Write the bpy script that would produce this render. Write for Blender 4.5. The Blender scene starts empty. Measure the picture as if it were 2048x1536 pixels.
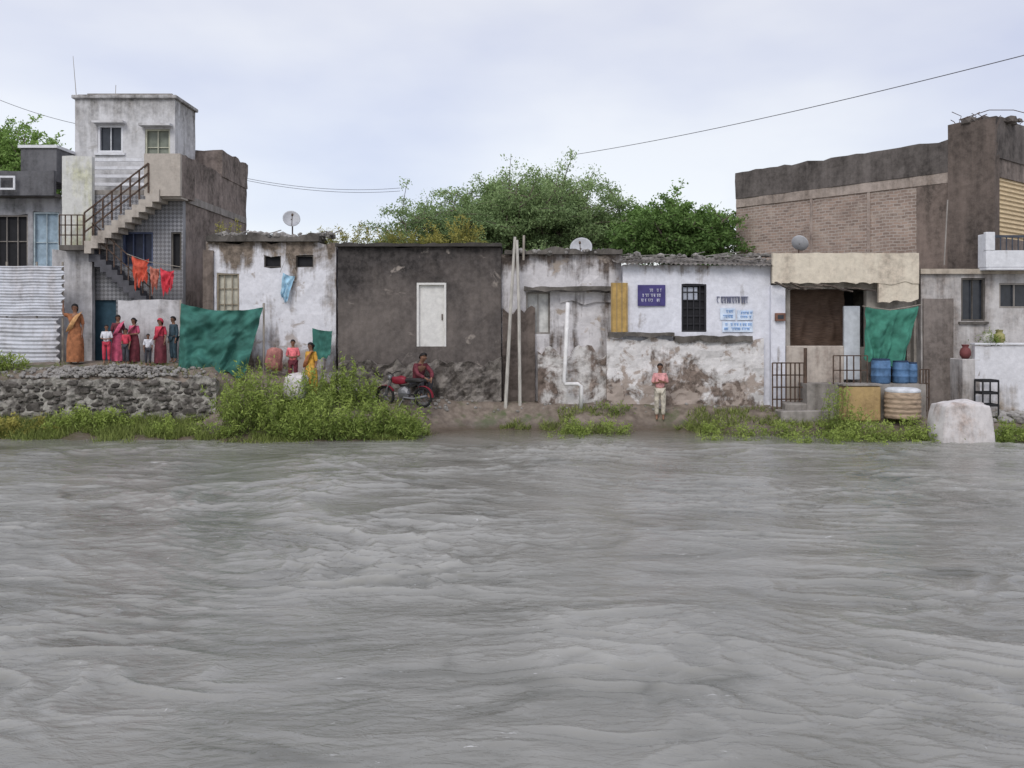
import bpy, math, random
import numpy as np
from mathutils import Vector, Matrix, noise as mn
random.seed(7); rng=np.random.default_rng(7)
F=1774.0; H=3.1
def X(px,d): return (px-1024)*d/F
def Z(py,d): return H+(640-py)*d/F
sc=bpy.context.scene
COL=sc.collection

# ---------------- noise (numpy)
def _h(ix,iy,s):
    n=(ix.astype(np.int64)*374761393+iy.astype(np.int64)*668265263+s*1442695041)&0x7fffffff
    n=((n^(n>>13))*1274126177)&0x7fffffff
    n=n^(n>>16)
    return (n&0xffff)/65535.0*2*np.pi
def pn(x,y,s=0):
    x=np.asarray(x,float);y=np.asarray(y,float)
    ix=np.floor(x);iy=np.floor(y);fx=x-ix;fy=y-iy
    u=fx*fx*fx*(fx*(fx*6-15)+10);v=fy*fy*fy*(fy*(fy*6-15)+10)
    def g(a,b):
        t=_h(ix+a,iy+b,s); return np.cos(t)*(fx-a)+np.sin(t)*(fy-b)
    return ((g(0,0)*(1-u)+g(1,0)*u)*(1-v)+(g(0,1)*(1-u)+g(1,1)*u)*v)*1.5
def fbm(x,y,o=4,s=0):
    r=0;a=1
    for i in range(o):
        r=r+a*pn(x,y,s+i*17);x=x*2.03+3.1;y=y*2.03+1.7;a*=.5
    return r

# ---------------- materials
class N:
    def __init__(s,name):
        s.m=bpy.data.materials.new(name);s.m.use_nodes=True;s.t=s.m.node_tree
        s.b=s.t.nodes['Principled BSDF'];s._pos=None
    def n(s,t,**k):
        x=s.t.nodes.new(t)
        for a,b in k.items(): setattr(x,a,b)
        return x
    def l(s,a,b): s.t.links.new(a,b)
    def pos(s):
        if not s._pos: s._pos=s.n('ShaderNodeNewGeometry').outputs['Position']
        return s._pos
    def scale(s,v,k):
        x=s.n('ShaderNodeVectorMath',operation='MULTIPLY');s.l(v,x.inputs[0]);x.inputs[1].default_value=k;return x.outputs[0]
    def noise(s,scale,detail=4,k=None,rough=.6,dist=0,v=None):
        x=s.n('ShaderNodeTexNoise');v=v or s.pos()
        if k: v=s.scale(v,k)
        s.l(v,x.inputs['Vector']);x.inputs['Scale'].default_value=scale;x.inputs['Detail'].default_value=detail
        x.inputs['Roughness'].default_value=rough;x.inputs['Distortion'].default_value=dist
        return x.outputs['Fac']
    def math(s,op,a,b=None,clamp=False):
        x=s.n('ShaderNodeMath',operation=op);x.use_clamp=clamp
        for i,q in enumerate((a,b)):
            if q is None: continue
            if isinstance(q,(int,float)): x.inputs[i].default_value=q
            else: s.l(q,x.inputs[i])
        return x.outputs[0]
    def mr(s,v,a,b,c=0,d=1):
        x=s.n('ShaderNodeMapRange');x.clamp=True
        s.l(v,x.inputs[0])
        for i,q in enumerate((a,b,c,d)): x.inputs[i+1].default_value=q
        return x.outputs[0]
    def mix(s,f,a,b,mode='MIX'):
        x=s.n('ShaderNodeMix',data_type='RGBA',blend_type=mode)
        if isinstance(f,(int,float)): x.inputs[0].default_value=f
        else: s.l(f,x.inputs[0])
        for i,q in ((6,a),(7,b)):
            if isinstance(q,tuple): x.inputs[i].default_value=(*q[:3],1)
            else: s.l(q,x.inputs[i])
        return x.outputs[2]
    def xyz(s,i):
        x=s.n('ShaderNodeSeparateXYZ');s.l(s.pos(),x.inputs[0]);return x.outputs[i]
    def z(s): return s.xyz(2)
    def bump(s,h,st=.3,dist=.02):
        x=s.n('ShaderNodeBump');x.inputs['Strength'].default_value=st;x.inputs['Distance'].default_value=dist
        s.l(h,x.inputs['Height']);s.l(x.outputs[0],s.b.inputs['Normal'])
    def fin(s,col,rough=.9,spec=.2,metal=0):
        if isinstance(col,tuple): s.b.inputs['Base Color'].default_value=(*col[:3],1)
        else: s.l(col,s.b.inputs['Base Color'])
        s.b.inputs['Roughness'].default_value=rough;s.b.inputs['Specular IOR Level'].default_value=spec
        s.b.inputs['Metallic'].default_value=metal
        return s.m

def plaster(name,base,dirt,thr=.55,w=.08,sc=.7,top=None,tl=1.,ta=.2,bot=None,bl=1.,ba=.2,bump=.4,streak=.5,rough=.9,third=None,tthr=.6):
    q=N(name)
    n1=q.noise(sc,9,rough=.68,dist=.3); n2=q.noise(1.1,6,(2.6,2.6,.3),rough=.6)
    f=q.math('ADD',q.math('MULTIPLY',n1,1-streak),q.math('MULTIPLY',n2,streak))
    if top is not None: f=q.math('ADD',f,q.mr(q.z(),top-tl,top,0,ta))
    if bot is not None: f=q.math('ADD',f,q.mr(q.z(),bot,bot+bl,ba,0))
    fac=q.mr(f,thr-w,thr+w)
    fine=q.noise(6,6,rough=.7)
    b2=q.mix(q.mr(fine,.35,.65),tuple(c*.82 for c in base),base)
    d2=q.mix(q.mr(fine,.4,.6),tuple(c*.6 for c in dirt),tuple(min(1,c*1.3) for c in dirt))
    col=q.mix(fac,b2,d2)
    if third:
        n3=q.noise(sc*1.7,8,(1,1,1.4),rough=.65,dist=.5,v=q.scale(q.pos(),(1.1,1,1)))
        g=n3
        if bot is not None: g=q.math('ADD',n3,q.mr(q.z(),bot,bot+bl,.12,0))
        col=q.mix(q.mr(g,tthr-.03,tthr+.03),col,third)
    q.bump(q.noise(9,8,rough=.75),bump,.04)
    return q.fin(col,rough)
def simple(name,c,rough=.7,var=.25,scale=5,spec=.3,metal=0,k=None,bump=0):
    q=N(name);n=q.noise(scale,5,k)
    col=q.mix(q.mr(n,.3,.7),tuple(x*(1-var) for x in c),tuple(min(1,x*(1+var)) for x in c))
    if bump: q.bump(q.noise(scale*3,5,k),bump,.02)
    return q.fin(col,rough,spec,metal)
_c={}
def S(name,c,**k):
    if name not in _c: _c[name]=simple(name,c,**k)
    return _c[name]
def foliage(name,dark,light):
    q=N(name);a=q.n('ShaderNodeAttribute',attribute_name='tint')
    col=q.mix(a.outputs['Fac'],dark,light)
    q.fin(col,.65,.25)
    tr=q.n('ShaderNodeBsdfTranslucent');q.l(col,tr.inputs[0])
    mx=q.n('ShaderNodeMixShader');mx.inputs[0].default_value=.3
    q.l(q.b.outputs[0],mx.inputs[1]);q.l(tr.outputs[0],mx.inputs[2])
    q.l(mx.outputs[0],q.t.nodes['Material Output'].inputs[0])
    return q.m

# ---------------- objects
def thing(name,label,cat,loc,group=None,rot=0,scale=1):
    e=bpy.data.objects.new(name,None);COL.objects.link(e);e.location=loc
    e.empty_display_size=.3;e.rotation_euler[2]=rot;e.scale=(scale,)*3
    tag(e,label,cat,group);return e
def tag(o,label,cat,group=None):
    o['label']=label;o['category']=cat
    if group:o['group']=group
    return o
def attach(o,p,local=False):
    if p is None: return o
    o.parent=p
    if not local and p.parent is None: o.matrix_parent_inverse=Matrix.Translation(-Vector(p.location))
    return o
class G:
    def __init__(s): s.v=[];s.f=[]
    def add(s,v,f):
        b=len(s.v);s.v+= [tuple(p) for p in v];s.f+=[tuple(i+b for i in q) for q in f];return s
    def box(s,x0,x1,y0,y1,z0,z1,jit=0):
        v=[(x,y,z) for z in (z0,z1) for y in (y0,y1) for x in (x0,x1)]
        if jit: v=[tuple(c+random.uniform(-jit,jit) for c in p) for p in v]
        return s.add(v,[(0,2,3,1),(4,5,7,6),(0,1,5,4),(2,6,7,3),(0,4,6,2),(1,3,7,5)])
    def beam(s,a,b,w=.04,h=None):
        a=Vector(a);b=Vector(b);h=h or w;d=(b-a).normalized()
        u=d.cross(Vector((0,0,1)));u=u.normalized() if u.length>.01 else Vector((1,0,0))
        n=u.cross(d)
        v=[p+u*i*w/2+n*j*h/2 for p in (a,b) for i,j in ((-1,-1),(1,-1),(1,1),(-1,1))]
        return s.add(v,[(0,1,2,3),(7,6,5,4),(0,4,5,1),(1,5,6,2),(2,6,7,3),(3,7,4,0)])
    def tube(s,pts,rad,seg=8,cap=True):
        pts=[Vector(p) for p in pts];n=len(pts)
        if isinstance(rad,(int,float)): rad=[rad]*n
        v=[];f=[]
        for i,p in enumerate(pts):
            d=(pts[min(i+1,n-1)]-pts[max(i-1,0)]).normalized()
            u=d.cross(Vector((0.01,1,.02)));u=u.normalized() if u.length>.05 else d.cross(Vector((1,0,0))).normalized()
            w=d.cross(u)
            for k in range(seg):
                a=2*math.pi*k/seg;v.append(p+(u*math.cos(a)+w*math.sin(a))*rad[i])
        for i in range(n-1):
            for k in range(seg):
                k2=(k+1)%seg;f.append((i*seg+k,i*seg+k2,(i+1)*seg+k2,(i+1)*seg+k))
        if cap: f.append(tuple(range(seg))[::-1]);f.append(tuple((n-1)*seg+k for k in range(seg)))
        return s.add(v,f)
    def lathe(s,prof,c=(0,0,0),seg=20,M=None):
        v=[];f=[]
        for r,z in prof:
            for k in range(seg):
                a=2*math.pi*k/seg;p=Vector((r*math.cos(a),r*math.sin(a),z))
                if M: p=M@p
                v.append(p+Vector(c))
        for i in range(len(prof)-1):
            for k in range(seg):
                k2=(k+1)%seg;f.append((i*seg+k,i*seg+k2,(i+1)*seg+k2,(i+1)*seg+k))
        return s.add(v,f)
    def rock(s,c,sz,seed=0,flat=.8,sub=2):
        import bmesh
        bm=bmesh.new();bmesh.ops.create_icosphere(bm,subdivisions=sub,radius=1)
        o=Vector((seed*3.7,seed*1.3,seed*.7))
        if isinstance(sz,(int,float)): sz=(sz,sz,sz*flat)
        vs=[]
        for v in bm.verts:
            p=v.co*(1+.45*mn.noise(v.co*1.2+o))
            m=max(abs(p.x),abs(p.y),abs(p.z));p=p.lerp(p/m*.85,.45)
            vs.append((c[0]+p.x*sz[0],c[1]+p.y*sz[1],c[2]+p.z*sz[2]))
        f=[tuple(v.index for v in q.verts) for q in bm.faces];bm.free()
        return s.add(vs,f)
    def obj(s,name,mat,parent=None,smooth=False,bevel=0,local=False):
        me=bpy.data.meshes.new(name);me.from_pydata([tuple(v) for v in s.v],[],s.f);me.materials.append(mat)
        if smooth: me.polygons.foreach_set('use_smooth',[True]*len(me.polygons))
        me.update();o=bpy.data.objects.new(name,me);COL.objects.link(o);attach(o,parent,local)
        if bevel:
            m=o.modifiers.new('bevel','BEVEL');m.width=bevel;m.segments=1;m.limit_method='ANGLE'
        return o
def npmesh(name,v,f,mat,parent=None,tint=None,smooth=False):
    me=bpy.data.meshes.new(name);v=np.asarray(v,np.float32);f=np.asarray(f,np.int32);k=f.shape[1]
    me.vertices.add(len(v));me.vertices.foreach_set('co',v.ravel())
    me.loops.add(f.size);me.loops.foreach_set('vertex_index',f.ravel())
    me.polygons.add(len(f));me.polygons.foreach_set('loop_start',np.arange(0,f.size,k,dtype=np.int32))
    me.polygons.foreach_set('loop_total',np.full(len(f),k,np.int32))
    if smooth: me.polygons.foreach_set('use_smooth',[True]*len(f))
    me.update(calc_edges=True);me.materials.append(mat)
    if tint is not None:
        a=me.attributes.new('tint','FLOAT','POINT');a.data.foreach_set('value',np.asarray(tint,np.float32).ravel())
    o=bpy.data.objects.new(name,me);COL.objects.link(o);attach(o,parent);return o

def wall(name,mat,parent,p0,p1,z0,z1,th=.22,holes=(),amp=.015,rag=0,ragb=0,step=.3,seed=0,fs=1.5):
    p0=Vector((*p0,0));p1=Vector((*p1,0));L=(p1-p0).length;u=(p1-p0)/L;n=Vector((u.y,-u.x,0))
    def lines(a,b,ex):
        m=max(1,int((b-a)/step));l=[a+(b-a)*i/m for i in range(m+1)]
        ex=[e for e in ex if a<e<b]
        l=[q for q in l if q in(a,b) or all(abs(q-e)>.04 for e in ex)]
        return sorted(set(l+ex))
    ss=lines(0,L,[h[0] for h in holes]+[h[1] for h in holes]);zs=lines(z0,z1,[h[2] for h in holes]+[h[3] for h in holes])
    ns,nz=len(ss),len(zs)
    SS,ZZ=np.meshgrid(ss,zs,indexing='ij')
    off=amp*fbm(SS*fs+seed*9,ZZ*fs+seed*5,4,seed)
    zr=ZZ.copy();w=((ZZ-z0)/(z1-z0))**6;zr+=w*rag*fbm(SS*1.8+seed*3,SS*0+seed,4,seed+3)
    w=(1-(ZZ-z0)/(z1-z0))**6;zr+=w*ragb*fbm(SS*2.2+seed,SS*0+seed+5,4,seed+5)
    v=[]
    for lay in (0,1):
        for i in range(ns):
            for j in range(nz):
                p=p0+u*ss[i]+n*(off[i,j] if lay==0 else -th);v.append((p.x,p.y,zr[i,j]))
    def solid(i,j):
        if i<0 or j<0 or i>=ns-1 or j>=nz-1: return False
        a=(ss[i]+ss[i+1])/2;b=(zs[j]+zs[j+1])/2
        return not any(h[0]<a<h[1] and h[2]<b<h[3] for h in holes)
    f=[];K=ns*nz;I=lambda i,j:i*nz+j
    for i in range(ns-1):
        for j in range(nz-1):
            if not solid(i,j): continue
            a,b,c,d=I(i,j),I(i+1,j),I(i+1,j+1),I(i,j+1)
            f.append((a,b,c,d));f.append((K+d,K+c,K+b,K+a))
            if not solid(i,j-1): f.append((a,K+a,K+b,b))
            if not solid(i,j+1): f.append((d,c,K+c,K+d))
            if not solid(i-1,j): f.append((a,d,K+d,K+a))
            if not solid(i+1,j): f.append((b,K+b,K+c,c))
    g=G();g.add(v,f);return g.obj(name,mat,parent)

def cloth(name,mat,parent,tl,tr,bl,br,nu=40,nv=30,amp=.06,sag=.05,folds=6,seed=0,hem=.04):
    tl,tr,bl,br=map(Vector,(tl,tr,bl,br));g=G();v=[]
    n=(tr-tl).cross(bl-tl).normalized()
    for j in range(nv+1):
        for i in range(nu+1):
            a=i/nu;b=j/nv
            p=tl.lerp(tr,a).lerp(bl.lerp(br,a),b)
            p=p-Vector((0,0,1))*sag*4*a*(1-a)*(1-b)
            r=mn.noise(Vector((a*2.5+seed*3,b*1.8,seed)))
            w=math.sin(folds*math.pi*2*(a+.12*r*2)+seed)*(.35+.65*b)+1.6*mn.noise(Vector((a*5,b*5+seed,2)))+.5*mn.noise(Vector((a*13+b*6,b*11+seed,4)))
            p=p+n*amp*w
            p.z+=hem*b*mn.noise(Vector((a*6+seed,4,b)))*2
            v.append(p)
    f=[(j*(nu+1)+i,j*(nu+1)+i+1,(j+1)*(nu+1)+i+1,(j+1)*(nu+1)+i) for j in range(nv) for i in range(nu)]
    g.add(v,f);return g.obj(name,mat,parent,smooth=True)

# ---------------- terrain
def ip(x,a,b): return np.interp(x,a,b)
def plateau(x): return ip(x,[-60,-8.6,-6.8,-4.6,-2.6,-.5,5,9,14,60],[1.9,1.85,1.5,1.05,.8,.7,.66,.58,.5,.5])
def yw(x): return ip(x,[-60,-8,-5,-3,-2,-1.2,0,1,2.0,2.8,3.6,4.4,5.4,6.2,8,12,60],[23.3,23.2,22.8,22.9,24.4,24.9,25.05,24.8,24.2,24.3,24.8,24.85,24.4,24.1,23.8,22.6,22])
def terrain(x,y):
    x=np.asarray(x,float);y=np.asarray(y,float)
    P=plateau(x);w=yw(x)+.18*pn(x*1.7,x*0+3,8);t=np.clip((y-w)/(25.9-w),0,1);t=t*t*(3-2*t)*.6+t*.4
    z=P*t
    z=np.where(y<w,np.maximum(-.9,-(w-y)*np.where(x>-2.5,.16,.4)-np.clip(w-y-1.3,0,9)*.4),z)
    lf=np.clip((-8.0-x)/.5,0,1)
    zl=np.where(y>24.5,1.48+.37*np.clip((y-24.5)/1.2,0,1),np.where(y>w,.34*np.clip((y-w)/1.1,0,1),z))
    z=z*(1-lf)+zl*lf
    z=np.where(y<-14,-.9+2.4*np.clip((-14-y)/6,0,1),z)
    z=z+.05*fbm(x*1.1,y*1.1,4,3)*np.where(y>w-2,1,.3)
    return z
def T(x,y): return float(terrain(x,y))
xs=np.concatenate([[-2500,-900,-300,-100,-50,-30],np.linspace(-20,20,300),[30,50,100,300,900,2500]])
ys=np.concatenate([[-2500,-600,-150,-50,-22,-19,-16,-14,-8,0,10,16,20],np.linspace(21,24.44,40),[24.49,24.51],np.linspace(24.56,28,40),[30,34,40,50,80,150,400,1200,3000]])
XX,YY=np.meshgrid(xs,ys);ZZ=terrain(XX,YY)
nx,ny=len(xs),len(ys)
def gridf(nx,ny):
    i,j=np.meshgrid(np.arange(nx-1),np.arange(ny-1));a=(j*nx+i).ravel();return np.stack([a,a+1,a+1+nx,a+nx],1)
q=N('mud_ground')
n=q.noise(.9,8,rough=.7);n2=q.noise(5,6)
c=q.mix(q.mr(n2,.35,.65),(.115,.09,.07),(.22,.18,.145))
c=q.mix(q.mr(n,.54,.64),c,(.08,.1,.04))
c=q.mix(q.mr(q.z(),.05,.3,.75,0),c,(.095,.075,.058))
q.bump(q.noise(7,8),.5,.05);mground=q.fin(c,.5,.5)
q.l(q.mr(q.z(),.05,.35,.15,.8),q.b.inputs['Roughness'])
o=npmesh('ground',np.stack([XX,YY,ZZ],-1).reshape(-1,3),gridf(nx,ny),mground,smooth=True);o['kind']='structure'

# ---------------- water
xs=np.sinh(np.linspace(-1,1,900)*3.2)/np.sinh(3.2)*60
ys=np.concatenate([np.linspace(-15,3.6,30),np.geomspace(4,27,760)])
XX,YY=np.meshgrid(xs,ys)
wx=XX+1.3*pn(XX*.2,YY*.28,5)+.35*pn(XX*.8,YY*1.2,6)+.12*pn(XX*2.2,YY*3,7); wy=YY+.8*pn(XX*.17,YY*.3,9)+.25*pn(XX*.7,YY*1.1,10)+.08*pn(XX*2,YY*3,12)+.16*XX
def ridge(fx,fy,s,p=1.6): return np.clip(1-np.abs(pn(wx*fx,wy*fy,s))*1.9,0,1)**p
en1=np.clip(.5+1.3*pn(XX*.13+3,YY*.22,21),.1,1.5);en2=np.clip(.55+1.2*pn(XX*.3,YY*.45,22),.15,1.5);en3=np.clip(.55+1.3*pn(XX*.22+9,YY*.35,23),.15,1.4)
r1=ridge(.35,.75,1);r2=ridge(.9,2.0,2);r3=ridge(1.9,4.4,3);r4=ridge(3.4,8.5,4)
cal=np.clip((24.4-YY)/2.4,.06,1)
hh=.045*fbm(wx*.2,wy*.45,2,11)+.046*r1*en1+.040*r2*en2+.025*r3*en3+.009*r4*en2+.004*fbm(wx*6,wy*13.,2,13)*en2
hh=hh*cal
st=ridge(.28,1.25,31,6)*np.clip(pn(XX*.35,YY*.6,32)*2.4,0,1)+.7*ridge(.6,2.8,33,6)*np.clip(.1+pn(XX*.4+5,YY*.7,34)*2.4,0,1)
tint=np.clip(.55+.2*(r1*en1-.35)+.26*(r2*en2-.3)+.12*(r3*en3-.3)+.12*fbm(wx*.5,wy*1.6,3,40)-.42*st*cal,0,1)  # wave shading painted into the colour: lighter crests, darker troughs and streaks
q=N('flood_water')
at=q.n('ShaderNodeAttribute',attribute_name='tint').outputs['Fac']
n=q.noise(.3,3,(1,1.8,1),rough=.6,dist=.6);nf=q.noise(2.0,6,(1,2.4,1),rough=.78,dist=1.4)
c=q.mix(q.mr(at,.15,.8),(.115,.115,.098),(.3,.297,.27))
c=q.mix(q.mr(n,.4,.65,0,.25),c,(.33,.325,.3))
c=q.mix(q.mr(q.math('ADD',q.xyz(1),q.math('MULTIPLY',n,3)),24.2,26.2,0,.85),c,(.14,.115,.085))
c=q.mix(q.mr(nf,.64,.73),c,(.6,.6,.59))
q.bump(q.noise(4.2,4,(1,2.3,1),rough=.6,dist=.9),.4,.05)
mw=q.fin(c,.08,.8);q.b.inputs['IOR'].default_value=1.4
o=npmesh('water',np.stack([XX,YY,hh-.05*cal],-1).reshape(-1,3),gridf(len(xs),len(ys)),mw,tint=tint,smooth=True);o['kind']='structure'

# ---------------- common materials
mdark=S('painted_interior_dark',(.015,.015,.018))  # near-black colour standing in for interior darkness behind openings
mglass=simple('dark_pane',(.03,.035,.045),rough=.25,spec=.5)
mwhite=plaster('weathered_white_paint',(.74,.75,.78),(.22,.2,.17),.64,.09)
mconc=plaster('grey_concrete',(.35,.325,.3),(.13,.115,.1),.55,.12)
mconc2=plaster('dark_concrete',(.17,.155,.14),(.055,.05,.044),.52,.12)
mwood=simple('grey_wood',(.3,.27,.23),k=(4,4,.5),var=.35,rough=.85)
mmetal=simple('rusty_steel',(.09,.06,.045),rough=.75,var=.5,scale=9)
mpipe=S('white_plastic_pipe',(.72,.71,.7),rough=.6,var=.15)
mstone=plaster('rubble_stone',(.38,.36,.34),(.1,.095,.085),.52,.12,2.2,streak=.1)

def win(parent,x0,x1,z0,z1,y,pane=None,frame=None,bars=0,hb=0,fw=.05,sill=False,name='window'):
    p=G().box(x0-.03,x1+.03,y+.13,y+.16,z0-.03,z1+.03).obj(name,pane or mglass,parent)
    g=G();b=.006
    g.box(x0+b,x0+fw,y+.02,y+.12,z0+b,z1-b).box(x1-fw,x1-b,y+.02,y+.12,z0+b,z1-b)
    g.box(x0+fw,x1-fw,y+.02,y+.12,z0+b,z0+fw).box(x0+fw,x1-fw,y+.02,y+.12,z1-fw,z1-b)
    for i in range(bars):
        x=x0+(x1-x0)*(i+1)/(bars+1);g.box(x-.014,x+.014,y+.05,y+.08,z0+fw,z1-fw)
    for i in range(hb):
        z=z0+(z1-z0)*(i+1)/(hb+1);g.box(x0+fw,x1-fw,y+.082,y+.1,z-.014,z+.014)
    g.obj('frame',frame or mwhite,p)
    if sill: G().box(x0-.08,x1+.08,y-.07,y+.01,z0-.09,z0-.02).obj('sill',frame or mwhite,p)
    return p
def house(name,label,x0,x1,y0,y1,z0,z1,mat,holes=(),cat='house',roofm=None,rag=.05,amp=.02,side=None,roofz=.25,seed=1):
    E=thing(name,label,cat,((x0+x1)/2,(y0+y1)/2,z0))
    wall('front_wall',mat,E,(x0,y0),(x1,y0),z0,z1,holes=[(a-x0,b-x0,c,d) for a,b,c,d in holes],rag=rag,amp=amp,seed=seed)
    s=side or mat
    wall('side_wall',s,E,(x0,y1),(x0,y0+.24),z0,z1,rag=rag,amp=amp,seed=seed+1)
    wall('side_wall',s,E,(x1,y0+.24),(x1,y1),z0,z1,rag=rag,amp=amp,seed=seed+2)
    wall('back_wall',s,E,(x1-.25,y1),(x0+.25,y1),z0,z1,rag=rag,amp=amp,seed=seed+3)
    G().box(x0+.23,x1-.23,y0+.23,y1-.23,z1-roofz-.12,z1-roofz).obj('roof',roofm or mconc2,E)
    return E

# ============ house 1 white
y=26.5
m1=plaster('white_house_plaster',(.76,.76,.8),(.19,.155,.125),.575,.055,.8,top=5.5,tl=1.0,ta=.17,bot=1.4,bl=1.6,ba=.1,third=(.42,.38,.36),tthr=.62)
vents=[(X(528,y),X(562,y),Z(535,y),Z(511,y)),(X(592,y),X(627,y),Z(535,y),Z(511,y))]
dr=(X(433,y),X(478,y),Z(640,y),Z(546,y))
E=house('white_plastered_house','white plastered house with two small vents and crumbling roof',X(412,y),X(672,y),y,30.5,.8,Z(484,y),m1,vents+[dr],rag=.12,seed=3,amp=.035)
for v in vents: win(E,*v,y,pane=mdark,frame=mconc2,name='vent',fw=.03)
win(E,*dr,y,pane=S('cream_shutter',(.5,.48,.4),rough=.7),frame=S('old_wood_frame',(.28,.24,.18)),bars=2,hb=2,sill=False)
wall('roof_edge',mconc2,E,(X(415,y),y-.18),(X(640,y),y-.18),Z(484,y)+.005,Z(472,y),th=1.2,rag=.14,amp=.07,seed=4,step=.12)
wall('brown_corner',plaster('mottled_brown_corner',(.26,.21,.18),(.085,.07,.06),.5,.1,.8),E,(X(408,y),y-.1),(X(428,y),y-.1),.9,Z(500,y),th=.09,amp=.03,rag=.1,seed=5)  # strip of darker brown along the left edge of the front
g=G()
for i in range(90):
    x=random.uniform(X(420,y),X(668,y));g.rock((x,y+random.uniform(-.1,.4),Z(476,y)+random.uniform(0,.14)),random.uniform(.04,.13),i,sub=1)
for i in range(16):
    x=random.uniform(X(430,y),X(660,y));g.beam((x,y-.15,Z(478,y)+random.uniform(0,.1)),(x+random.uniform(.3,.7),y+.2,Z(472,y)+random.uniform(0,.2)),.03)
o=g.obj('roof_rubble',mstone);o['kind']='stuff';o['label']='loose stones along a crumbling roof edge';o['category']='rubble'
# ============ house 2 dark
y=26.2
m2=plaster('dark_damp_plaster',(.195,.168,.152),(.058,.052,.05),.5,.15,.5,top=5.3,tl=1.9,ta=.15,streak=.3,third=(.29,.255,.225),tthr=.635)
d2=(X(833,y),X(893,y),Z(693,y),Z(565,y))
E=house('dark_plastered_house','dark damp plastered house with a narrow white door',X(676,y),X(1002,y),y,30.4,.3,Z(494,y),m2,[d2],rag=.05,seed=8,amp=.03)
wall('roof_slab',S('roof_slab_dark',(.06,.055,.05),rough=.9),E,(X(676,y)-.06,y-.16),(X(1002,y)+.02,y-.16),Z(494,y)+.006,Z(487,y),th=4,rag=.05,amp=.05,step=.15,seed=9)
mdoor=plaster('cream_white_door',(.74,.73,.7),(.42,.38,.3),.64,.1,1.5)
dd=G().box(d2[0]-.02,d2[1]+.02,y+.08,y+.13,d2[2]-.02,d2[3]+.02).obj('door',mdoor,E)
g=G();b=.008
g.box(d2[0]+b,d2[0]+.07,y-.02,y+.078,d2[2],d2[3]-b).box(d2[1]-.07,d2[1]-b,y-.02,y+.078,d2[2],d2[3]-b).box(d2[0]+.07,d2[1]-.07,y-.02,y+.078,d2[3]-.07,d2[3]-b)
g.obj('frame',mdoor,dd)
G().box(d2[1]-.15,d2[1]-.12,y+.04,y+.078,Z(640,y),Z(628,y)).obj('handle',mmetal,dd)
mplinth=plaster('rubble_masonry',(.27,.245,.22),(.075,.065,.058),.5,.08,2.6,streak=.1,bump=.9)
wall('stone_plinth',mplinth,E,(X(680,y),y-.3),(X(1003,y),y-.3),-.1,Z(724,y),th=.29,rag=.25,amp=.12,seed=12,step=.12,fs=3)
# ============ house 3 crumbling
y=26.4
m3=plaster('crumbling_stained_plaster',(.68,.66,.67),(.14,.115,.1),.55,.05,.62,top=5.1,tl=.9,ta=.13,third=(.4,.34,.29),tthr=.6,bump=.7)
m3l=plaster('damp_lower_plaster',(.66,.64,.62),(.16,.125,.105),.525,.04,.8,third=(.34,.28,.24),tthr=.59,bump=.7,streak=.2)
w3=(X(1052,y),X(1100,y),Z(668,y),Z(584,y))
E=house('crumbling_stained_house','old house with peeling white plaster and black damp stains',X(1003,y),X(1243,y),y,30.2,-.1,Z(510,y),m3,[w3],rag=.16,seed=20,amp=.05)
win(E,*w3,y,pane=S('faded_white_shutter',(.6,.6,.58)),frame=mconc,bars=1)
wall('canopy',mconc2,E,(X(1048,y),y-.45),(X(1225,y),y-.45),Z(582,y),Z(574,y),th=.43,amp=.05,rag=.04,ragb=.05,step=.12,seed=23)
wall('damp_side',plaster('dark_damp_side',(.19,.155,.135),(.07,.057,.05),.5,.12,.8),E,(X(1005,y),y-.14),(X(1070,y),y-.14),-.1,Z(620,y),th=.13,amp=.07,rag=.5,seed=28,step=.1)
wall('roof_edge',mconc2,E,(X(1010,y),y-.2),(X(1243,y),y-.2),Z(510,y)+.01,Z(500,y),th=1.5,rag=.14,amp=.08,seed=24,step=.12)
wall('parapet',m3,E,(X(1120,y),y-.08),(X(1240,y),y-.08),Z(605,y),Z(584,y),th=.07,rag=.05,ragb=.1,amp=.02,seed=25)
wall('lower_wall',m3l,E,(X(1075,y),y-.45),(X(1238,y),y-.45),-.1,Z(700,y),th=.43,rag=.4,amp=.05,seed=26,step=.12,fs=2)
# ============ house 4 white with signs
y=26.0
m4=plaster('white_limewash',(.77,.78,.84),(.22,.185,.155),.625,.05,.8,top=4.95,tl=.6,ta=.2)
x0=X(1246,y);x1=X(1541,y)
w4=(X(1363,y),X(1413,y),Z(664,y),Z(568,y))
E=house('whitewashed_house','whitewashed house with barred window, notices and eroded base',x0,x1,y,30.0,.1,Z(530,y),m4,[w4],rag=.05,seed=30,amp=.02)
win(E,*w4,y,pane=mdark,frame=S('black_iron',(.03,.03,.035)),bars=3,hb=5)
G().box(X(1366,y),X(1396,y),y+.103,y+.128,Z(600,y),Z(574,y)).obj('light_pane',S('pale_window_pane',(.4,.43,.5)),E)
m4b=plaster('eroded_wall_base',(.72,.7,.69),(.19,.15,.125),.545,.035,1.1,streak=.25,bump=.7,bot=.7,bl=1.2,ba=.07,third=(.38,.32,.28),tthr=.6)
wall('wall_base',m4b,E,(X(1212,y),y-.2),(x1-.25,y-.2),.05,Z(679,y),th=.19,rag=.1,amp=.045,seed=31,step=.1,fs=2.)
wall('ledge',mconc2,E,(X(1216,y),y-.33),(X(1345,y),y-.33),Z(673,y),Z(665,y),th=.3,amp=.04,rag=.04,ragb=.06,step=.1,seed=36)
wall('ledge',mconc2,E,(X(1346,y),y-.31),(X(1500,y),y-.31),Z(683,y),Z(672,y),th=.28,amp=.04,rag=.04,ragb=.06,step=.1,seed=37)
g=G();nxs=160;v=[];
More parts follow.
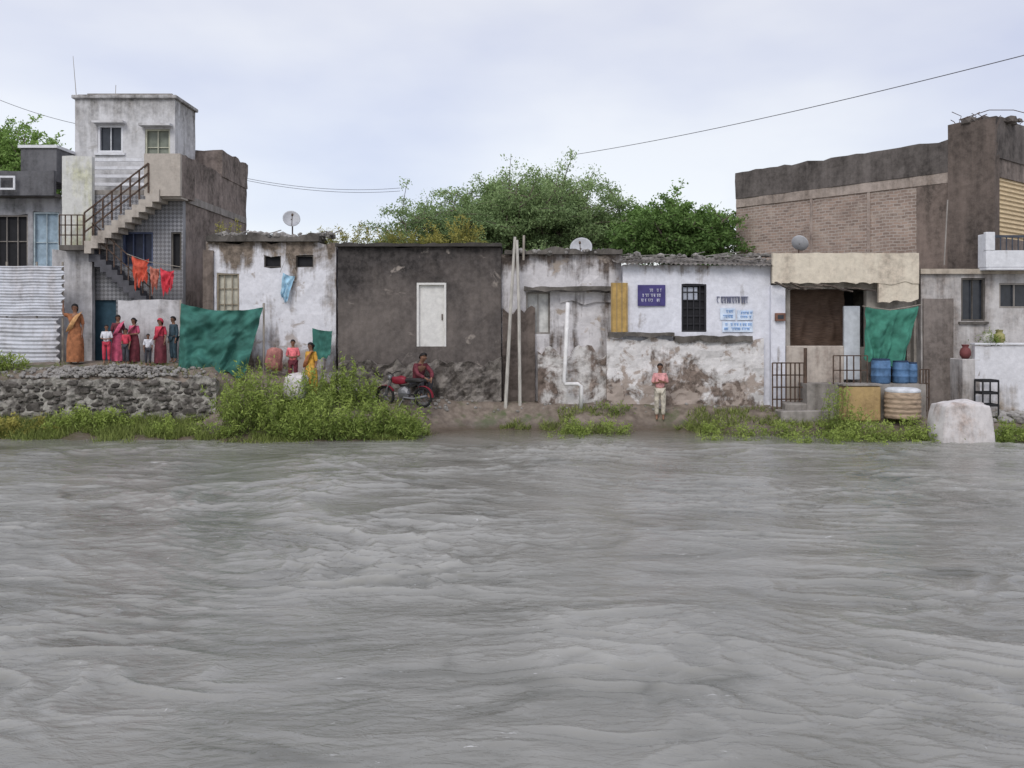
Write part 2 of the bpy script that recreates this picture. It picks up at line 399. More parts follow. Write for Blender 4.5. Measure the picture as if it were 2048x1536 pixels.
for j,(yy,zz) in enumerate(((y-.3,Z(527,y)),(y+1.4,Z(512,y)+.1),(29.8,Z(512,y)+.12))):
    for i in range(nxs+1):
        xx=x0-.3+(x1-x0+.35)*i/nxs;v.append((xx,yy+(.12*mn.noise(Vector((xx*2.5,0,0))) if j==0 else 0),zz+.02*math.sin(i*1.3)+.09*mn.noise(Vector((xx*1.3,j,0)))-.02*(xx-x0)))
f=[(j*(nxs+1)+i,j*(nxs+1)+i+1,(j+1)*(nxs+1)+i+1,(j+1)*(nxs+1)+i) for j in range(2) for i in range(nxs)]
g.add(v,f).obj('roof_sheet',plaster('old_roof_sheet',(.27,.25,.23),(.08,.07,.06),.5,.1,1.5),E,smooth=True)
g=G()
for i in range(130):
    px=random.uniform(1010,1540);d_=random.uniform(26.1,27.2);zz=Z(506,26.4) if px<1245 else Z(519,26)+.1
    g.rock((X(px,d_),d_,zz+random.uniform(-.03,.08)),random.uniform(.04,.13),i,sub=1)
for i in range(30):
    px=random.uniform(1240,1530);a_=(X(px,26),random.uniform(25.9,26.6),Z(522,26)+random.uniform(.05,.2));g.beam(a_,(a_[0]+random.uniform(.3,1.0),a_[1]+random.uniform(-.2,.2),a_[2]+random.uniform(-.08,.1)),.04,.02)
o=g.obj('roof_debris',mstone);o['kind']='stuff';o['label']='stones and sticks weighing down old roof sheets';o['category']='debris'
yd=G().box(X(1222,y),X(1253,y),y-.12,y-.03,Z(664,y),Z(566,y)).obj('shutter',S('yellow_ochre_paint',(.46,.31,.11),rough=.8),E)
g=G();
for k in (0,1,2,3):
    xx=X(1222+k*10.3,y);g.box(xx-.02,xx+.02,y-.15,y-.121,Z(664,y),Z(566,y))
g.obj('frame',S('worn_yellow_wood',(.34,.24,.11)),yd)
sg=G().box(X(1275,y),X(1330,y),y-.06,y-.03,Z(612,y),Z(570,y)).obj('painted_sign',S('dark_violet_board',(.06,.05,.17),rough=.6),None)
tag(sg,'dark violet notice board with small white writing on white wall','sign')
def scribble(name,mat,parent,x0,x1,z0,z1,yy,rows,dens=1.,seed=0,th=.012):
    r=random.Random(seed);g=G();rh=(z1-z0)/rows
    for k in range(rows):
        zc=z0+rh*(k+.5);x=x0+r.uniform(0,.05)
        while x<x1-.03:
            w=r.uniform(.03,.08)
            if r.random()<dens:
                h=rh*.28;g.beam((x,yy,zc+h),(x+w,yy,zc+h),th,th*.9)
                g.tube([(x+w*.3,yy-.002,zc+h),(x+w*.3+r.uniform(-.02,.02),yy-.002,zc),(x+w*.5,yy-.002,zc-h)],th*.45,4)
                if r.random()<.6: g.tube([(x+w*.8,yy-.002,zc+h),(x+w*.8,yy-.002,zc-h)],th*.45,4)
                if r.random()<.5: g.tube([(x+w*.1,yy-.002,zc),(x+w*.5,yy-.002,zc+h*.2),(x+w*.8,yy-.002,zc-h*.5)],th*.4,4)
            x+=w+r.choice((0,.01,.04))
    return g.obj(name,mat,parent)
mwp=S('white_lettering',(.6,.6,.7),rough=.6);mbp=S('blue_lettering',(.25,.42,.7));mkp=S('faded_black_lettering',(.17,.18,.25))
scribble('lettering',mwp,sg,X(1281,y),X(1324,y),Z(606,y),Z(576,y),y-.066,3,.9,1,.014)
o=scribble('wall_notice',mkp,None,X(1430,y),X(1500,y),Z(611,y),Z(589,y),y-.03,1,.95,2,.03);tag(o,'row of faded dark painted writing on white wall','wall writing')
for k,(a,b,c,d) in enumerate(((1440,1470,640,616),(1474,1505,640,620),(1444,1505,664,643))):
    p=G().box(X(a,y),X(b,y),y-.04,y-.025,Z(c,y),Z(d,y)).obj('paper_poster',S('pale_blue_poster',(.6,.69,.84)),None)
    tag(p,'pale blue paper notice with blue writing pasted on wall','poster','paper notices on the white wall')
    scribble('lettering',mbp,p,X(a+3,y),X(b-3,y),Z(c-2,y),Z(d+2,y),y-.045,2,.8,5+k,.016)
# ============ house 5 porch
y=26.3
x0=X(1552,y);x1=X(1836,y)
m5=plaster('grey_cream_plaster',(.54,.5,.45),(.17,.15,.13),.55,.1,.9,bot=.4,bl=1.5,ba=.15)
E=house('cream_porch_house','cream fronted house with broken canopy over a dark porch',x0,x1,y,28.6,.1,Z(516,y),m5,[(X(1580,y),X(1733,y),Z(694,y),Z(578,y)),(X(1745,y),X(1828,y),Z(770,y),Z(620,y))],rag=.03,seed=40)
cloth('mat_screen',S('brown_woven_screen',(.13,.085,.062),k=(1,1,12),var=.45),E,(X(1580,y)-.1,y+.7,Z(578,y)+.1),(X(1700,y)+.1,y+.7,Z(578,y)+.1),(X(1580,y)-.1,y+.7,Z(694,y)-.1),(X(1700,y)+.1,y+.8,Z(694,y)-.1),30,24,.05,.02,4,3,.02)
G().box(X(1580,y)-.1,X(1733,y)+.1,y+1.3,y+1.34,Z(694,y)-.3,Z(578,y)+.2).obj('porch_dark_board',mdark,E)  # board painted near-black for the shade deep in the porch
G().box(X(1745,y)-.05,X(1828,y)+.05,y+.6,y+.64,Z(770,y)-.1,Z(620,y)+.1).obj('doorway_dark_board',mdark,E)  # near-black board in place of shade inside the doorway
m5f=plaster('cream_fascia',(.72,.65,.53),(.42,.35,.28),.6,.1,.8)
yf=25.7
wall('fascia',m5f,E,(X(1545,yf),yf),(X(1838,yf),yf),Z(566,yf),Z(506,yf),th=.12,ragb=.07,rag=.02,amp=.012,seed=44,step=.1)
wall('fascia_corner',m5f,E,(X(1758,yf),yf+.02),(X(1838,yf),yf+.02),Z(603,yf),Z(560,yf),th=.1,ragb=.12,amp=.012,seed=46,step=.1)
G().box(X(1545,yf)+.02,X(1838,yf)-.02,yf+.14,y-.03,Z(512,yf),Z(508,yf)).obj('canopy',mconc,E)
g=G()
for i in range(12):
    a=1550+i*15.5;g.beam((X(a,25.4),25.35+.02*i%.06,Z(568+random.uniform(-4,6)+i*.6,25.4)),(X(a+30,25.4),25.4,Z(572+random.uniform(-3,8)+i*.6,25.4)),.16,.03)
g.obj('broken_tin_edge',plaster('rusty_tin',(.22,.18,.15),(.06,.05,.045),.5,.1,3),E)
G().box(X(1692,yf),X(1724,yf),yf+.14,yf+.25,Z(760,yf),Z(612,yf)).obj('pillar',S('pale_blue_grey_pillar',(.5,.53,.56),var=.15),E,bevel=.01)
G().box(X(1576,yf),X(1692,yf),yf+.15,yf+.3,.1,Z(692,yf)).obj('low_wall',plaster('low_wall_plaster',(.55,.49,.43),(.25,.2,.17),.55,.1),E,bevel=.02)
G().box(X(1545,yf),X(1574,yf),yf+.14,yf+.35,.1,Z(570,yf)).obj('pillar',m4,E,bevel=.01)
m=G().box(X(1552,yf),X(1572,yf),yf+.03,yf+.138,Z(642,yf),Z(626,yf)).obj('electric_meter',S('brown_box',(.2,.1,.07)),None,bevel=.01)
G().box(X(1556,yf),X(1568,yf),yf+.02,yf+.028,Z(638,yf),Z(630,yf)).obj('dial',mglass,m)
tag(m,'small brown electric meter box on white pillar','meter box')

# ============ house 6 ground floor + brick building
y=26.0
m6=plaster('stained_grey_white_plaster',(.6,.58,.57),(.2,.17,.15),.54,.1,.7,top=4.7,tl=2,ta=.04,bot=.4,bl=1.6,ba=.15)
x0=X(1842,y);x1=17.8
wa=(X(1922,y),X(1970,y),Z(642,y),Z(556,y));wb=(X(1998,y),X(2062,y),Z(616,y),Z(566,y))
E=house('brick_building','two storey brick building with dark parapet and white balcony',x0,x1,y,28.4,.1,Z(540,y),m6,[wa,wb],rag=0,seed=50,cat='building')
win(E,*wa,y,pane=mglass,frame=mconc2,bars=1,sill=True);win(E,*wb,y,pane=mglass,frame=mconc,bars=1)
wall('damp_strip',plaster('damp_grey_strip',(.27,.235,.215),(.13,.11,.097),.5,.12,.8),E,(X(1845,y),y-.06),(X(1905,y),y-.06),.1,Z(600,y),th=.05,amp=.01,rag=.1,seed=53)
G().box(x0-.05,x1,y-.1,y+.0-.03,Z(548,y),Z(538,y)).obj('ledge',plaster('beige_band',(.52,.46,.38),(.25,.2,.16),.55,.1),E)
A=Vector((14.2,26.12));ud=Vector((-.635,.772)).normalized();B=A+ud*9.15;fr=Vector((.772,.635)).normalized();C=A+fr*5;D=B+fr*5
q=N('brickwork')
dt=q.n('ShaderNodeVectorMath',operation='DOT_PRODUCT');q.l(q.pos(),dt.inputs[0]);dt.inputs[1].default_value=(ud.x,ud.y,0)
jn=q.noise(2.0,3)
cb=q.n('ShaderNodeCombineXYZ');q.l(q.math('ADD',dt.outputs['Value'],q.math('MULTIPLY',jn,.12)),cb.inputs[0]);q.l(q.math('ADD',q.z(),q.math('MULTIPLY',jn,.12)),cb.inputs[1])
br=q.n('ShaderNodeTexBrick');q.l(cb.outputs[0],br.inputs['Vector'])
for k_,v_ in (('Color1',(.39,.29,.235,1)),('Color2',(.23,.175,.145,1)),('Mortar',(.43,.38,.34,1))): br.inputs[k_].default_value=v_
br.inputs['Scale'].default_value=1;br.inputs['Brick Width'].default_value=.24;br.inputs['Row Height'].default_value=.1;br.inputs['Mortar Size'].default_value=.013
c=q.mix(q.mr(q.noise(.8,8,rough=.7),.45,.65,0,.6),br.outputs[0],(.21,.16,.135))
c=q.mix(q.mr(q.noise(2.2,8,rough=.8),.5,.66,0,.65),c,(.47,.4,.34))
q.bump(br.outputs['Fac'],-.6,.02);mbr=q.fin(c,.9)
wall('side_wall',mbr,E,tuple(B),tuple(A),.3,7.45,amp=.02,seed=55)
wall('front_wall',plaster('brown_front_plaster',(.3,.25,.22),(.11,.093,.082),.5,.1),E,tuple(A),tuple(C),.3,7.9,seed=56,holes=[(.12,2.5,5.55,7.35)])
wall('back_wall',mbr,E,tuple(D),tuple(B),.3,7.45,seed=57)
wall('side_wall',mbr,E,tuple(C),tuple(D),.3,7.45,seed=58)
nA=Vector((-ud.y,ud.x))
if nA.x>0: nA=-nA
mpar=plaster('black_stained_parapet',(.2,.178,.165),(.068,.06,.055),.5,.13,.9)
P=lambda t,o:tuple(A+ud*t+nA*o)
wall('parapet',mpar,E,P(9.15,.06),P(1.3,.06),7.62,8.6,th=.3,amp=.03,rag=.05,seed=60)
wall('beam_band',plaster('concrete_band',(.47,.4,.35),(.22,.18,.15),.55,.1),E,P(9.13,.04),P(1.3,.04),7.3,7.615,th=.1,amp=.01,seed=61)
wall('pier',plaster('dark_brown_pier',(.2,.16,.138),(.078,.065,.057),.5,.12,.8),E,P(1.3,.1),P(-.05,.1),4.64,9.05,th=.35,amp=.02,rag=.03,seed=62)
wall('parapet',mpar,E,tuple(A-fr*.02-ud*.05),tuple(C),7.9,9.1,th=.3,amp=.03,seed=63)
wall('plaster_patch',plaster('brown_plaster_patch',(.26,.205,.175),(.13,.105,.09),.5,.1),E,P(2.3,.03),P(1.32,.03),4.64,7.29,th=.04,amp=.01,seed=64)
for t in (3.9,6.0): wall('column',plaster('pale_column',(.45,.38,.33),(.28,.22,.19),.5,.1),E,P(t+.05,.03),P(t-.05,.03),4.64,7.29,th=.05,amp=.005,seed=65)
G().add([(A.x,A.y,8.2),(C.x,C.y,8.2),(D.x,D.y,7.5),(B.x,B.y,7.5)],[(0,1,2,3)]).obj('roof',mconc2,E)
g=G()
for i in range(26):
    p=A+fr*random.uniform(-.1,2.2)+ud*random.uniform(.1,1.2);h=random.uniform(.15,.45)
    g.tube([(p.x,p.y,9.),(p.x+random.uniform(-.1,.1),p.y,9.+h*.7),(p.x+random.uniform(-.25,.25),p.y,9.+h)],.012,4)
g.tube([(14-.6,26.6,9.1),(14.2,26.4,9.35),(15.1,26.7,9.42),(16,27,9.3)],.012,4).obj('rebar',mmetal,E)
g=G()
for i in range(22): g.rock((A.x+ud.x*.6+random.uniform(-.3,1.6),A.y+.5+random.uniform(-.2,.5),9.08),random.uniform(.08,.2),i,sub=1)
g.obj('parapet_rubble',mpar,E)
a=A+fr*.12;b=A+fr*2.5
g=G();v=[];nz=40
for j in range(nz+1):
    zz=5.55+1.8*j/nz;o_=.03*math.sin(j*2.1)
    for p in (a,b): v.append((p.x+fr.y*.1,p.y+.1+o_,zz))
g.add(v,[(j*2,j*2+1,j*2+3,j*2+2) for j in range(nz)]).obj('shutter',simple('tan_shutter',(.57,.45,.28),k=(1,1,6),var=.2),E)
g=G();yb=25.55
g.box(X(1972,yb),17.6,yb,yb+.1,Z(510,yb)-.35,Z(466,yb)-.5).box(X(1972,yb),X(1972,yb)+.1,yb+.1,26.,Z(510,yb)-.35,Z(466,yb)-.02).box(X(1972,yb),17.6,yb-.02,25.97,Z(540,yb),Z(510,yb)-.36)
g.box(X(1972,yb)-.01,X(1990,yb),yb-.01,yb+.12,Z(466,yb)-.5,Z(464,yb))
bo=g.obj('balcony',mwhite,E,bevel=.01)
g=G();g.box(X(1990,yb),17.5,yb+.02,yb+.07,Z(475,yb),Z(470,yb))
for i in range(22): xx=X(1990,yb)+i*.17;g.box(xx,xx+.025,yb+.03,yb+.055,Z(466,yb)-.5,Z(475,yb))
g.obj('railing',S('dark_rail',(.06,.07,.09)),bo)
G().tube([(X(1890,25.8),25.85,4.7),(X(1897,25.8),25.85,6.6)],.02,8).obj('pipe',mconc,E)
y=25.2
E=thing('compound_wall','low white boundary wall with dirt stains','wall',(15.3,y,.3))
wall('wall_face',plaster('white_boundary_wall',(.72,.72,.75),(.27,.23,.19),.59,.08,.9,bot=.5,bl=.8,ba=.12),E,(X(1950,y),y),(17.8,y),.2,Z(692,y),th=.18,rag=.03,seed=70)
G().box(X(1948,y),17.8,y-.05,y+.22,Z(692,y)+.03,Z(688,y)+.03).obj('coping',mwhite,E,bevel=.01)

# ============ stair house (left)
y=27.3
xl=X(128,y);xr=X(366,y)
q=N('diamond_tile')
sp=q.n('ShaderNodeSeparateXYZ');q.l(q.pos(),sp.inputs[0])
a=q.math('ADD',sp.outputs[0],sp.outputs[2]);b=q.math('SUBTRACT',sp.outputs[0],sp.outputs[2])
cb=q.n('ShaderNodeCombineXYZ');q.l(a,cb.inputs[0]);q.l(b,cb.inputs[1]);cb.inputs[2].default_value=.05
ck=q.n('ShaderNodeTexChecker');q.l(cb.outputs[0],ck.inputs[0]);ck.inputs['Scale'].default_value=8
ck.inputs[1].default_value=(.33,.335,.36,1);ck.inputs[2].default_value=(.13,.135,.15,1)
mtile=q.fin(q.mix(q.mr(q.noise(1,6),.4,.65,.1,.75),ck.outputs[0],(.18,.175,.175)),.6,.4)
mbrown=plaster('brown_damp_wall',(.38,.315,.28),(.145,.12,.105),.53,.1,.55,top=8.3,tl=4,ta=.08,streak=.3)
E=thing('stair_house','two storey house with outside staircase and white rooftop room','house',(-12,29,1.8))
ha=(X(245,y)-xl,X(306,y)-xl,Z(532,y),Z(464,y));hb_=(X(342,y)-xl,X(364,y)-xl-.02,Z(540,y),Z(464,y));hd=(X(178,y)-xl,X(232,y)-xl,1.7,Z(600,y))
wall('front_wall',mtile,E,(xl,y),(xr,y),1.3,6.95,holes=[ha,hb_,hd],amp=0,seed=80)
w=win(E,xl+ha[0],xl+ha[1],ha[2],ha[3],y,pane=simple('blue_pane',(.025,.032,.06),rough=.3),frame=S('blue_frame',(.08,.1,.17)),bars=2)
win(E,xl+hb_[0],xl+hb_[1],hb_[2],hb_[3],y,pane=mdark,frame=mconc2)
G().box(xl+hd[0]-.03,xl+hd[1]+.03,y+.1,y+.15,1.6,Z(600,y)+.03).obj('door',S('teal_blue_door',(.03,.07,.1)),E)
wall('side_wall',mbrown,E,(xr,y+.24),(xr,33.8),1.3,8.2,amp=.03,rag=.08,seed=82)
wall('side_wall',mwhite,E,(xl,33.8),(xl,y+.24),1.3,7.1,seed=83)
wall('back_wall',mbrown,E,(xr-.25,33.8),(xl+.25,33.8),1.3,8.2,seed=84)
G().box(xl+.02,xr-.23,y+.02,33.5,6.96,7.1).obj('roof',mconc,E)
wall('side_band',mconc,E,(xr+.04,y+.3),(xr+.04,33.7),6.75,6.98,th=.03,amp=.005,seed=79)
wall('upper_parapet',mbrown,E,(xr-1.9,30.9),(xr+.03,30.9),8.1,Z(300,30.9),amp=.03,rag=.05,seed=85)
wall('upper_parapet',mbrown,E,(xr+.03,31.13),(xr+.03,33.9),8.1,Z(300,30.9),amp=.03,rag=.08,seed=86,th=.25)
yr=29.0;mroom=plaster('grey_white_room',(.64,.64,.65),(.25,.24,.23),.57,.1,.7,top=10.6,tl=1.5,ta=.12,third=(.4,.39,.38),tthr=.63)
rx0=X(150,yr);rx1=X(350,yr);zt=Z(198,yr)
h1=(X(195,yr)-rx0,X(246,yr)-rx0,Z(305,yr),Z(250,yr));h2=(X(290,yr)-rx0,X(340,yr)-rx0,Z(330,yr),Z(258,yr))
wall('room_wall',mroom,E,(rx0,yr),(rx1,yr),7.1,zt,holes=[h1,h2],seed=87)
wall('room_side_wall',mroom,E,(rx1,yr+.24),(rx1,30.85),7.1,zt,seed=88)
wall('room_side_wall',mroom,E,(rx0,31),(rx0,yr+.24),7.1,zt,seed=89)
wall('room_back_wall',mroom,E,(rx1-.24,30.85),(rx0,30.85),7.1,zt,seed=90)
g=G().box(rx0-.08,rx1+.08,yr-.1,30.95,zt+.003,zt+.12);g.obj('room_roof',mroom,E,bevel=.02)
G().box(rx0,rx0+.5,yr+.2,yr+.7,zt+.125,zt+.2).box(rx0+.4,rx1-.1,yr+.0,yr+.1,zt+.125,zt+.18).obj('roof_curb',mconc,E)
win(E,rx0+h1[0],rx0+h1[1],h1[2],h1[3],yr,bars=1,sill=True,fw=.07)
G().box(rx0+h1[0]-.08,rx0+h1[1]+.1,yr-.25,yr-.02,h1[3]+.03,h1[3]+.1).obj('sunshade',mroom,E)
G().box(rx0+h2[0]-.1,rx0+h2[1]+.1,yr-.3,yr-.02,h2[3]+.06,h2[3]+.14).obj('sunshade',mroom,E)
win(E,rx0+h2[0],rx0+h2[1],h2[2],h2[3],yr,pane=simple('greenish_pane',(.2,.22,.18),rough=.4),frame=S('cream_frame',(.5,.5,.4)),bars=1,hb=1)
g=G().box(xl+.4,xr-1.2,28.4,28.5,7.1,7.25)
for k in range(4): g.box(xl+.4,xr-1.0,28.4,28.47,7.4+k*.26,7.5+k*.26)
g.obj('slatted_parapet',mwhite,E)
wall('white_pier',plaster('white_pier_paint',(.66,.66,.63),(.4,.4,.2),.58,.09,1),E,(X(124,27.1),27.1),(X(184,27.1),27.1),5.2,Z(312,27.1),th=.18,rag=.05,seed=91)
wall('lower_white_wall',plaster('damp_white',(.6,.59,.6),(.16,.15,.14),.54,.1,.9),E,(X(104,26.95),26.95),(X(184,26.95),26.95),1.4,Z(498,26.95),th=.2,rag=.08,seed=92)
yl=26.6
mland=plaster('beige_grey_concrete',(.47,.425,.375),(.25,.215,.185),.56,.1,.8)
wall('landing_parapet',mland,E,(X(288,yl),yl),(xr+.18,yl),Z(392,yl),Z(307,yl),th=.12,seed=93,amp=.01)
wall('landing_parapet',mbrown,E,(xr+.18,yl+.13),(xr+.18,y+.5),Z(392,yl),Z(307,yl),th=.12,seed=94,amp=.01)
G().box(X(288,yl),xr+.16,yl+.13,y-.02,Z(396,yl),Z(388,yl)).obj('landing',mland,E)
def flight(x0,z0,x1,z1,ya,yb,n):
    g=G()
    for i in range(n):
        xa=x0+(x1-x0)*i/n;xb=x0+(x1-x0)*(i+1)/n;zb=z0+(z1-z0)*(i+1)/n;lo=z0+(z1-z0)*i/n-.22
        g.box(min(xa,xb),max(xa,xb)+.0005,ya,yb,lo,zb)
    return g
yst=26.55
flight(X(168,yst),Z(492,yst),X(318,yst),Z(378,yst),yst,yst+.7,11).obj('staircase',mland,E)
flight(X(310,27),Z(612,27),X(185,27),Z(500,27),26.75,27.25,11).obj('lower_staircase',S('dark_stair',(.08,.08,.09)),E)
G().box(X(118,yst),X(167,yst),yst,27.25,Z(500,yst),Z(490,yst)).obj('mid_landing',mconc2,E)
def rail(parent,p,q_,h,n,w=.03,mid=2,name='railing',mat=None):
    g=G();p=Vector(p);q_=Vector(q_)
    for i in range(n+1):
        a=p.lerp(q_,i/n);g.beam(a,a+Vector((0,0,h)),w)
    for k in range(mid+1):
        zz=Vector((0,0,h*(k+1)/(mid+1)));g.beam(p+zz,q_+zz,w)
    return g.obj(name,mat or mmetal,parent)
rail(E,(X(168,yst),yst+.03,Z(484,yst)),(X(296,yst),yst+.03,Z(385,yst)),.88,7,.04,2)
rail(E,(X(118,yst),yst+.02,Z(490,yst)),(X(166,yst),yst+.02,Z(490,yst)),.9,4,.03,2)
rail(E,(X(300,26.7),26.7,Z(600,27)),(X(185,26.7),26.7,Z(497,27)),.75,8,.03,1)
y=26.25
E=thing('courtyard_wall','low stained white courtyard wall in front of staircase','wall',(-11,y,1.8))
wall('wall_face',plaster('courtyard_white',(.6,.59,.6),(.22,.2,.19),.56,.09,1),E,(X(236,y),y),(X(364,y),y),1.4,Z(600,y),th=.15,rag=.05,seed=95)
y=28.2
mfl=plaster('grey_house_wall',(.45,.45,.47),(.14,.14,.14),.55,.1,.8)
xl0=-24;xl1=X(124,y)
hA=(X(-10,y),X(56,y),Z(535,y),Z(430,y));hB=(X(66,y),X(118,y),Z(545,y),Z(424,y))
E=house('grey_flat_roof_house','grey flat roofed house with dark parapet and doorway',xl0,xl1,y,32,1.4,Z(396,y),mfl,[hA,hB],seed=100)
win(E,*hA,y,pane=mdark,frame=mconc,bars=2,hb=1,name='door');win(E,*hB,y,pane=S('pale_blue_panel',(.32,.42,.5)),frame=S('pale_blue_frame',(.4,.47,.5)),bars=1,hb=1)
wall('parapet',plaster('dark_slate_parapet',(.15,.15,.16),(.065,.063,.065),.5,.1),E,(xl0-.3,y-.6),(xl1+.05,y-.6),Z(396,y),Z(348,y),th=.15,seed=102,rag=.04)
G().box(xl0-.2,xl1,y-.44,y-.03,Z(397,y),Z(390,y)).obj('eave',mconc2,E)
G().box(X(52,y),xl1-.02,y-.3,y+1.4,Z(347,y)-.3,Z(300,y)).obj('roof_block',plaster('slate_block',(.17,.17,.18),(.08,.08,.085),.5,.1),E)
G().box(X(48,y),xl1+.02,y-.36,y+1.5,Z(300,y)+.003,Z(296,y)+.03).obj('block_cap',mwhite,E)
g=G();a,b,c_,d_=X(-2,27.5),X(32,27.5),Z(380,27.5),Z(352,27.5)
g.box(a,b,27.44,27.47,c_,c_+.06).box(a,b,27.44,27.47,d_-.06,d_).box(b-.06,b,27.44,27.47,c_+.06,d_-.06).box(a,a+.06,27.44,27.47,c_+.06,d_-.06).obj('parapet_frame',mwhite,E)
y=26.1
E=thing('corrugated_sheet_fence','whitish corrugated metal sheet fence of two stacked panels','fence',(-16,y,1.8))
msh=plaster('weathered_tin_sheet',(.6,.62,.67),(.38,.35,.34),.58,.12,.8,rough=.7)
for (z0,z1,yy,sd) in ((Z(632,y),Z(532,y),y,1),(1.6,Z(637,y),y-.06,2)):
    g=G();v=[];nz=110;nxx=30;xa=-19;xb=X(126 if sd==1 else 118,y)
    for j in range(nz+1):
        for i in range(nxx+1):
            a=i/nxx;v.append((xa+(xb-xa)*a+(.06*math.sin(j*.35)*(a>.99)),yy+.014*math.sin(j/nz*2*math.pi*(17 if sd==1 else 13))+.06*mn.noise(Vector((a*9,j*.05,sd))),z0+(z1-z0)*j/nz+.05*mn.noise(Vector((a*5,0,sd)))))
    g.add(v,[(j*(nxx+1)+i,j*(nxx+1)+i+1,(j+1)*(nxx+1)+i+1,(j+1)*(nxx+1)+i) for j in range(nz) for i in range(nxx)])
    g.obj('metal_sheet',msh,E,smooth=True)
for px in (10,70,122): G().tube([(X(px,y),y+.1,1.5),(X(px,y),y+.1,Z(530,y)+.1)],.035,6).obj('fence_post',mwood,E)

# ============ stone retaining wall
E=thing('stone_retaining_wall','low rubble stone retaining wall with pale mortar','wall',(-12,24.5,.2))
mst=plaster('dark_field_stone',(.16,.145,.13),(.055,.05,.045),.5,.1,1.8,streak=.1,bump=.8)
mst2=plaster('mixed_stone',(.33,.31,.28),(.09,.083,.075),.51,.05,3.2,streak=.05,bump=.8)
wall('mortar_core',plaster('pale_mortar',(.42,.4,.36),(.11,.1,.09),.51,.08,2.2,streak=.1,bump=1),E,(-30,24.4),(-8.15,24.4),-.1,1.46,th=.3,amp=.08,rag=.12,step=.08,seed=110,fs=3)
g=G();g2=G();pl=[];k=0
rs=random.Random(5)
while len(pl)<420 and k<10000:
    k+=1;w=rs.uniform(.05,.19);x=rs.uniform(-19,-8.25);z=rs.uniform(.15,1.48-.1)
    if all(((x-a)/(w+b+.015))**2+((z-c)/(w*.7+b*.7+.015))**2>.75 for a,c,b in pl):
        pl.append((x,z,w));(g if rs.random()<.72 else g2).rock((x,24.43+rs.uniform(-.02,.03),z),(w*1.15,.09,w*rs.uniform(.5,.85)),k,sub=2)
g.obj('stones',mst,E);g2.obj('pale_stones',mst2,E)
g=G()
for i in range(900):
    px=random.gauss(225,90);x=X(px,25);yy=random.uniform(24.4,25.3)
    hgt=.3*math.exp(-((px-240)/100)**2)*math.exp(-((yy-24.8)/.4)**2)
    g.rock((x,yy,max(T(x,24.6),T(x,yy))+.02+hgt*random.random()),random.uniform(.02,.075),i,sub=1)
for i in range(90):
    x=random.uniform(-5.3,-1.8);yy=random.uniform(25.3,25.9);g.rock((x,yy,T(x,yy)+.02),random.uniform(.02,.08),i,sub=1)
for i in range(60):
    x=random.uniform(-1.5,9);yy=random.uniform(25.5,25.85);g.rock((x,yy,T(x,yy)+.01),random.uniform(.02,.06),i,sub=1)
for i in range(90):
    x=random.uniform(12.9,16);yy=random.uniform(24.3,25.1);g.rock((x,yy,T(x,yy)+.05),random.uniform(.05,.18),i,sub=1)
o=g.obj('rubble',plaster('pale_rubble',(.38,.365,.345),(.15,.14,.125),.52,.12,3,streak=.1));o['kind']='stuff';o['label']='pale broken stone rubble lying on the bank';o['category']='rubble'

def block(name,label,cat,px0,px1,py0,py1,d,seed,rnd,lump):
    xa,xb=X(px0,d),X(px1,d);zt_,zb=Z(py0,d),Z(py1,d);import bmesh
    bm=bmesh.new();bmesh.ops.create_cube(bm,size=2);bmesh.ops.subdivide_edges(bm,edges=bm.edges,cuts=22,use_grid_fill=True)
    cx,cz=(xa+xb)/2,(zt_+zb)/2;sx,sz=(xb-xa)/2,(zt_-zb)/2
    for v in bm.verts:
        p=v.co.copy();r=p.normalized()*1.15;p=p.lerp(r,rnd);k=1-.1*max(0,p.z)+.04*max(0,-p.z)
        q_=p*(1+lump*mn.fractal(p*1.3+Vector((seed,0,0)),1,2,4))
        q_=q_*(1+.03*math.sin(q_.x*6+q_.z*3+seed)*lump*8)
        v.co=Vector((cx+q_.x*sx*k,d+q_.y*.5*k,cz+q_.z*sz))
    me=bpy.data.meshes.new(name);bm.to_mesh(me);bm.free();me.polygons.foreach_set('use_smooth',[True]*len(me.polygons))
    me.materials.append(plaster('whitish_'+name,(.64,.61,.6),(.36,.29,.25),.57,.08,1.6,bump=.4));o=bpy.data.objects.new(name,me);COL.objects.link(o)
    return tag(o,label,cat)
block('white_tank','boxy off-white weathered tank standing at the water edge','tank',1866,1974,802,918,22.7,3,.4,.045)
block('pale_bundle','small soft whitish bundle lying among green weeds','bundle',572,614,748,800,24.6,5,.6,.1)

